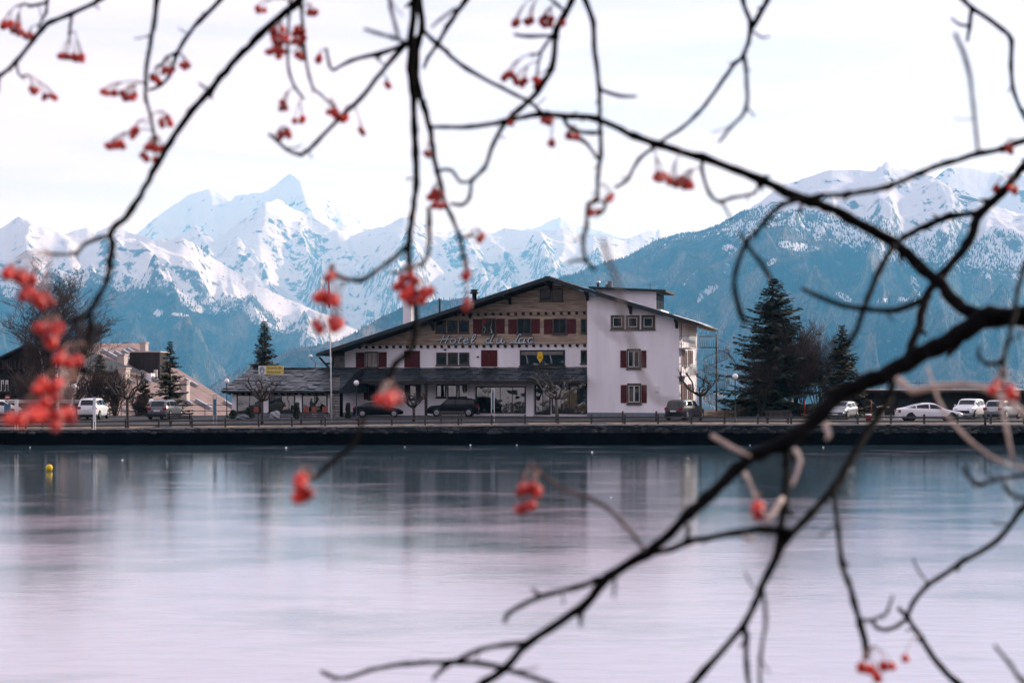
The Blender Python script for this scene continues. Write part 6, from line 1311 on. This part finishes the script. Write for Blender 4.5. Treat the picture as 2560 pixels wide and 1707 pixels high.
for q, o in (((300, -30), .10), ((394, -40), 0), ((580, -40), .12), ((770, -30), -.02), ((1036, -40), 0), ((1046, -40), .04), ((1185, -30), .1), ((1445, -40), 0), ((1452, -50), 0), ((1872, -60), .05), ((1945, -60), .05), ((2380, -20), .05), ((2640, 330), -.14)):
    link(Vector((-.15, -.05, 3.1)) if q[1] < 0 else Vector((0, 0, 1.9)), q, .012, .005, o, .18 if q[1] < 0 else 0)
# berries: each its own small ball on a stalk, hung in clusters
bb = MB(); bb.ball((0, 0, 0), 0.0054, 10, 7, (1, 1, .95)); bb.lathe([(.0011, -.0060), (.0013, -.0049)], n=5); BERRY = bb.mesh('berry', M_BERRY)
CL = [(16, 62, 16, 14, 6), (45, 76, 18, 12, 6), (70, 88, 8, 6, 2), (170, 142, 18, 5, 4), (202, 145, 14, 7, 4), (86, 224, 8, 6, 2), (122, 245, 18, 6, 4), (272, 232, 18, 7, 5), (318, 240, 22, 9, 7), (420, 176, 22, 8, 5), (462, 164, 16, 7, 4), (386, 199, 14, 10, 4), (287, 362, 24, 7, 6), (337, 333, 10, 10, 3), (413, 306, 18, 12, 4), (378, 366, 16, 8, 4), (400, 372, 10, 7, 3), (363, 394, 8, 8, 2), (390, 398, 10, 5, 2), (658, 23, 16, 7, 3), (777, 34, 14, 7, 3),
      (697, 92, 22, 22, 9), (746, 94, 16, 22, 7), (690, 132, 20, 9, 5), (750, 140, 12, 7, 3), (712, 264, 13, 10, 4), (752, 302, 18, 5, 3), (708, 337, 15, 11, 6), (795, 147, 7, 5, 2), (835, 285, 14, 8, 5), (862, 298, 12, 9, 4), (902, 329, 8, 5, 2), (969, 212, 5, 8, 2), (1290, 58, 10, 5, 3), (1322, 52, 8, 6, 3), (1369, 54, 18, 10, 7), (1405, 60, 6, 5, 2), (1272, 192, 14, 7, 4), (1303, 205, 18, 9, 6), (1338, 207, 10, 10, 4), (1069, 386, 11, 6, 3), (1088, 488, 16, 13, 7), (1101, 513, 16, 5, 3), (1277, 306, 8, 6, 2), (1369, 302, 12, 5, 4), (1430, 339, 16, 7, 5), (1376, 358, 10, 4, 2), (1650, 440, 14, 9, 4), (1682, 455, 14, 9, 4), (1715, 458, 18, 12, 7), (1520, 492, 10, 6, 3), (1487, 531, 14, 4, 2),
      (2520, 375, 16, 10, 4), (2490, 468, 10, 7, 2), (2530, 474, 14, 9, 3),
      (31, 684, 14, 12, 4), (66, 694, 17, 13, 5), (70, 738, 12, 11, 4), (104, 750, 22, 11, 6), (122, 828, 28, 14, 7), (124, 852, 8, 10, 2), (165, 897, 30, 11, 5), (102, 970, 13, 13, 4), (144, 964, 9, 10, 2), (131, 992, 10, 7, 2), (114, 1007, 13, 8, 3), (79, 1028, 15, 9, 4), (42, 1046, 26, 12, 7), (92, 1036, 12, 10, 3), (126, 1042, 22, 10, 5), (170, 1041, 16, 9, 4), (143, 1060, 11, 6, 2),
      (825, 694, 6, 6, 2), (803, 742, 16, 11, 4), (826, 748, 14, 9, 3), (815, 812, 28, 11, 5), (846, 802, 13, 13, 4), (1018, 700, 22, 12, 5), (1020, 735, 14, 20, 6), (1048, 740, 20, 12, 5), (1002, 720, 12, 7, 2), (1066, 724, 10, 7, 2), (1171, 761, 9, 9, 3), (1170, 686, 8, 6, 2), (1200, 592, 6, 7, 2), (960, 1002, 14, 9, 4), (985, 992, 14, 14, 5), (748, 1206, 10, 9, 3), (758, 1236, 18, 9, 5), (1305, 1226, 10, 9, 3), (1332, 1228, 13, 11, 4), (1311, 1268, 20, 9, 5), (2165, 1672, 13, 10, 4), (2190, 1690, 8, 8, 2), (2224, 1665, 13, 7, 3), (2259, 1642, 5, 6, 1), (1899, 1272, 9, 10, 3), (2487, 966, 9, 9, 2), (2522, 978, 11, 10, 2)]
allp = [(x, y, off) for pts, r0, r1, off in BR + PALE for (x0, y0), (x1, y1) in zip(pts[:-1], pts[1:]) for x, y in ((x0, y0), ((x0 + x1) / 2, (y0 + y1) / 2))]
allx = []; rdb = random.Random(99); nb_ = 0; tot = sum(c[4] for c in CL); print('berries', tot)
for ci, (cx, cy, w, h, n) in enumerate(CL):
    if cy > 630: w *= 1.12; h *= 1.25
    # hang each cluster from the nearest branch point above it
    ax, ay, aoff = min(allp, key=lambda q: (q[0] - cx) ** 2 + (q[1] - cy + 22) ** 2 + (6000 if q[1] > cy else 0))
    near = -.28 if cy > 630 and cx < 900 else (-.12 if cy > 630 else 0)
    extra = []; off = aoff; A_ = P3(ax, ay, aoff); st = MB(); pos = []
    n2 = max(n, int(round(n * .80)))
    for k in range(n):
        for tr in range(12):
            a = rdb.uniform(0, 6.283); rr1 = math.sqrt(rdb.random()); q = P3(cx + w * rr1 * math.cos(a) * 1.0, cy + h * rr1 * math.sin(a), off + near + rdb.uniform(-.012, .012))
            if all((q - z_).length > .0105 for z_ in pos): break
        pos.append(q)
    cen = sum(pos, Vector()) / len(pos); hub = cen.lerp(A_, .45) + Vector((0, 0, .012)); st.tube([A_, A_.lerp(hub, .5) + Vector((.004, 0, .004)), hub], [.0013, .0011, .001], 5)
    for q in pos: st.tube([hub, hub.lerp(q, .55) + Vector((0, 0, .006)), q + Vector((0, 0, .0044))], [.0007, .0006, .0006], 4, cap=False)
    ex = MB(); EXB = None
    if cy < 630:
        for k in range(int(n * 1.5)):
            a = rdb.uniform(0, 6.283); rr1 = math.sqrt(rdb.random()) * 1.15; q = P3(cx + w * rr1 * math.cos(a), cy + h * rr1 * math.sin(a), off + near + rdb.uniform(-.02, .02))
            if all((q - z_).length > .0085 for z_ in pos + extra): extra.append(q); ex.ball(q, .0054 * rdb.uniform(.8, 1.1), 8, 6); st.tube([hub, hub.lerp(q, .5) + Vector((0, 0, .006)), q + Vector((0, 0, .0044))], [.0007, .0006, .0006], 3, cap=False)
        allx.append(ex)
    cl = st.build('berry_cluster', M_STALK, RW)
    for q in pos:
        sc = rdb.uniform(.85, 1.15) * (1.0 if cy < 630 else 1.12)
        o = obj('berry', BERRY, cl, q, (rdb.uniform(-.6, .6), rdb.uniform(-.6, .6), rdb.uniform(0, 6.28))); o.scale = (sc,) * 3

ex = MB()
for e in allx: ex.add(e.v, e.f, True)
M_BERRY2 = mat('rowan_berry_dark', (0.24, 0.008, 0.009), .35, spec=.3, var=.5, scale=45, col2=(0.58, 0.04, 0.017))
tag(ex.build('small_berries', M_BERRY2, RW), kind='stuff')
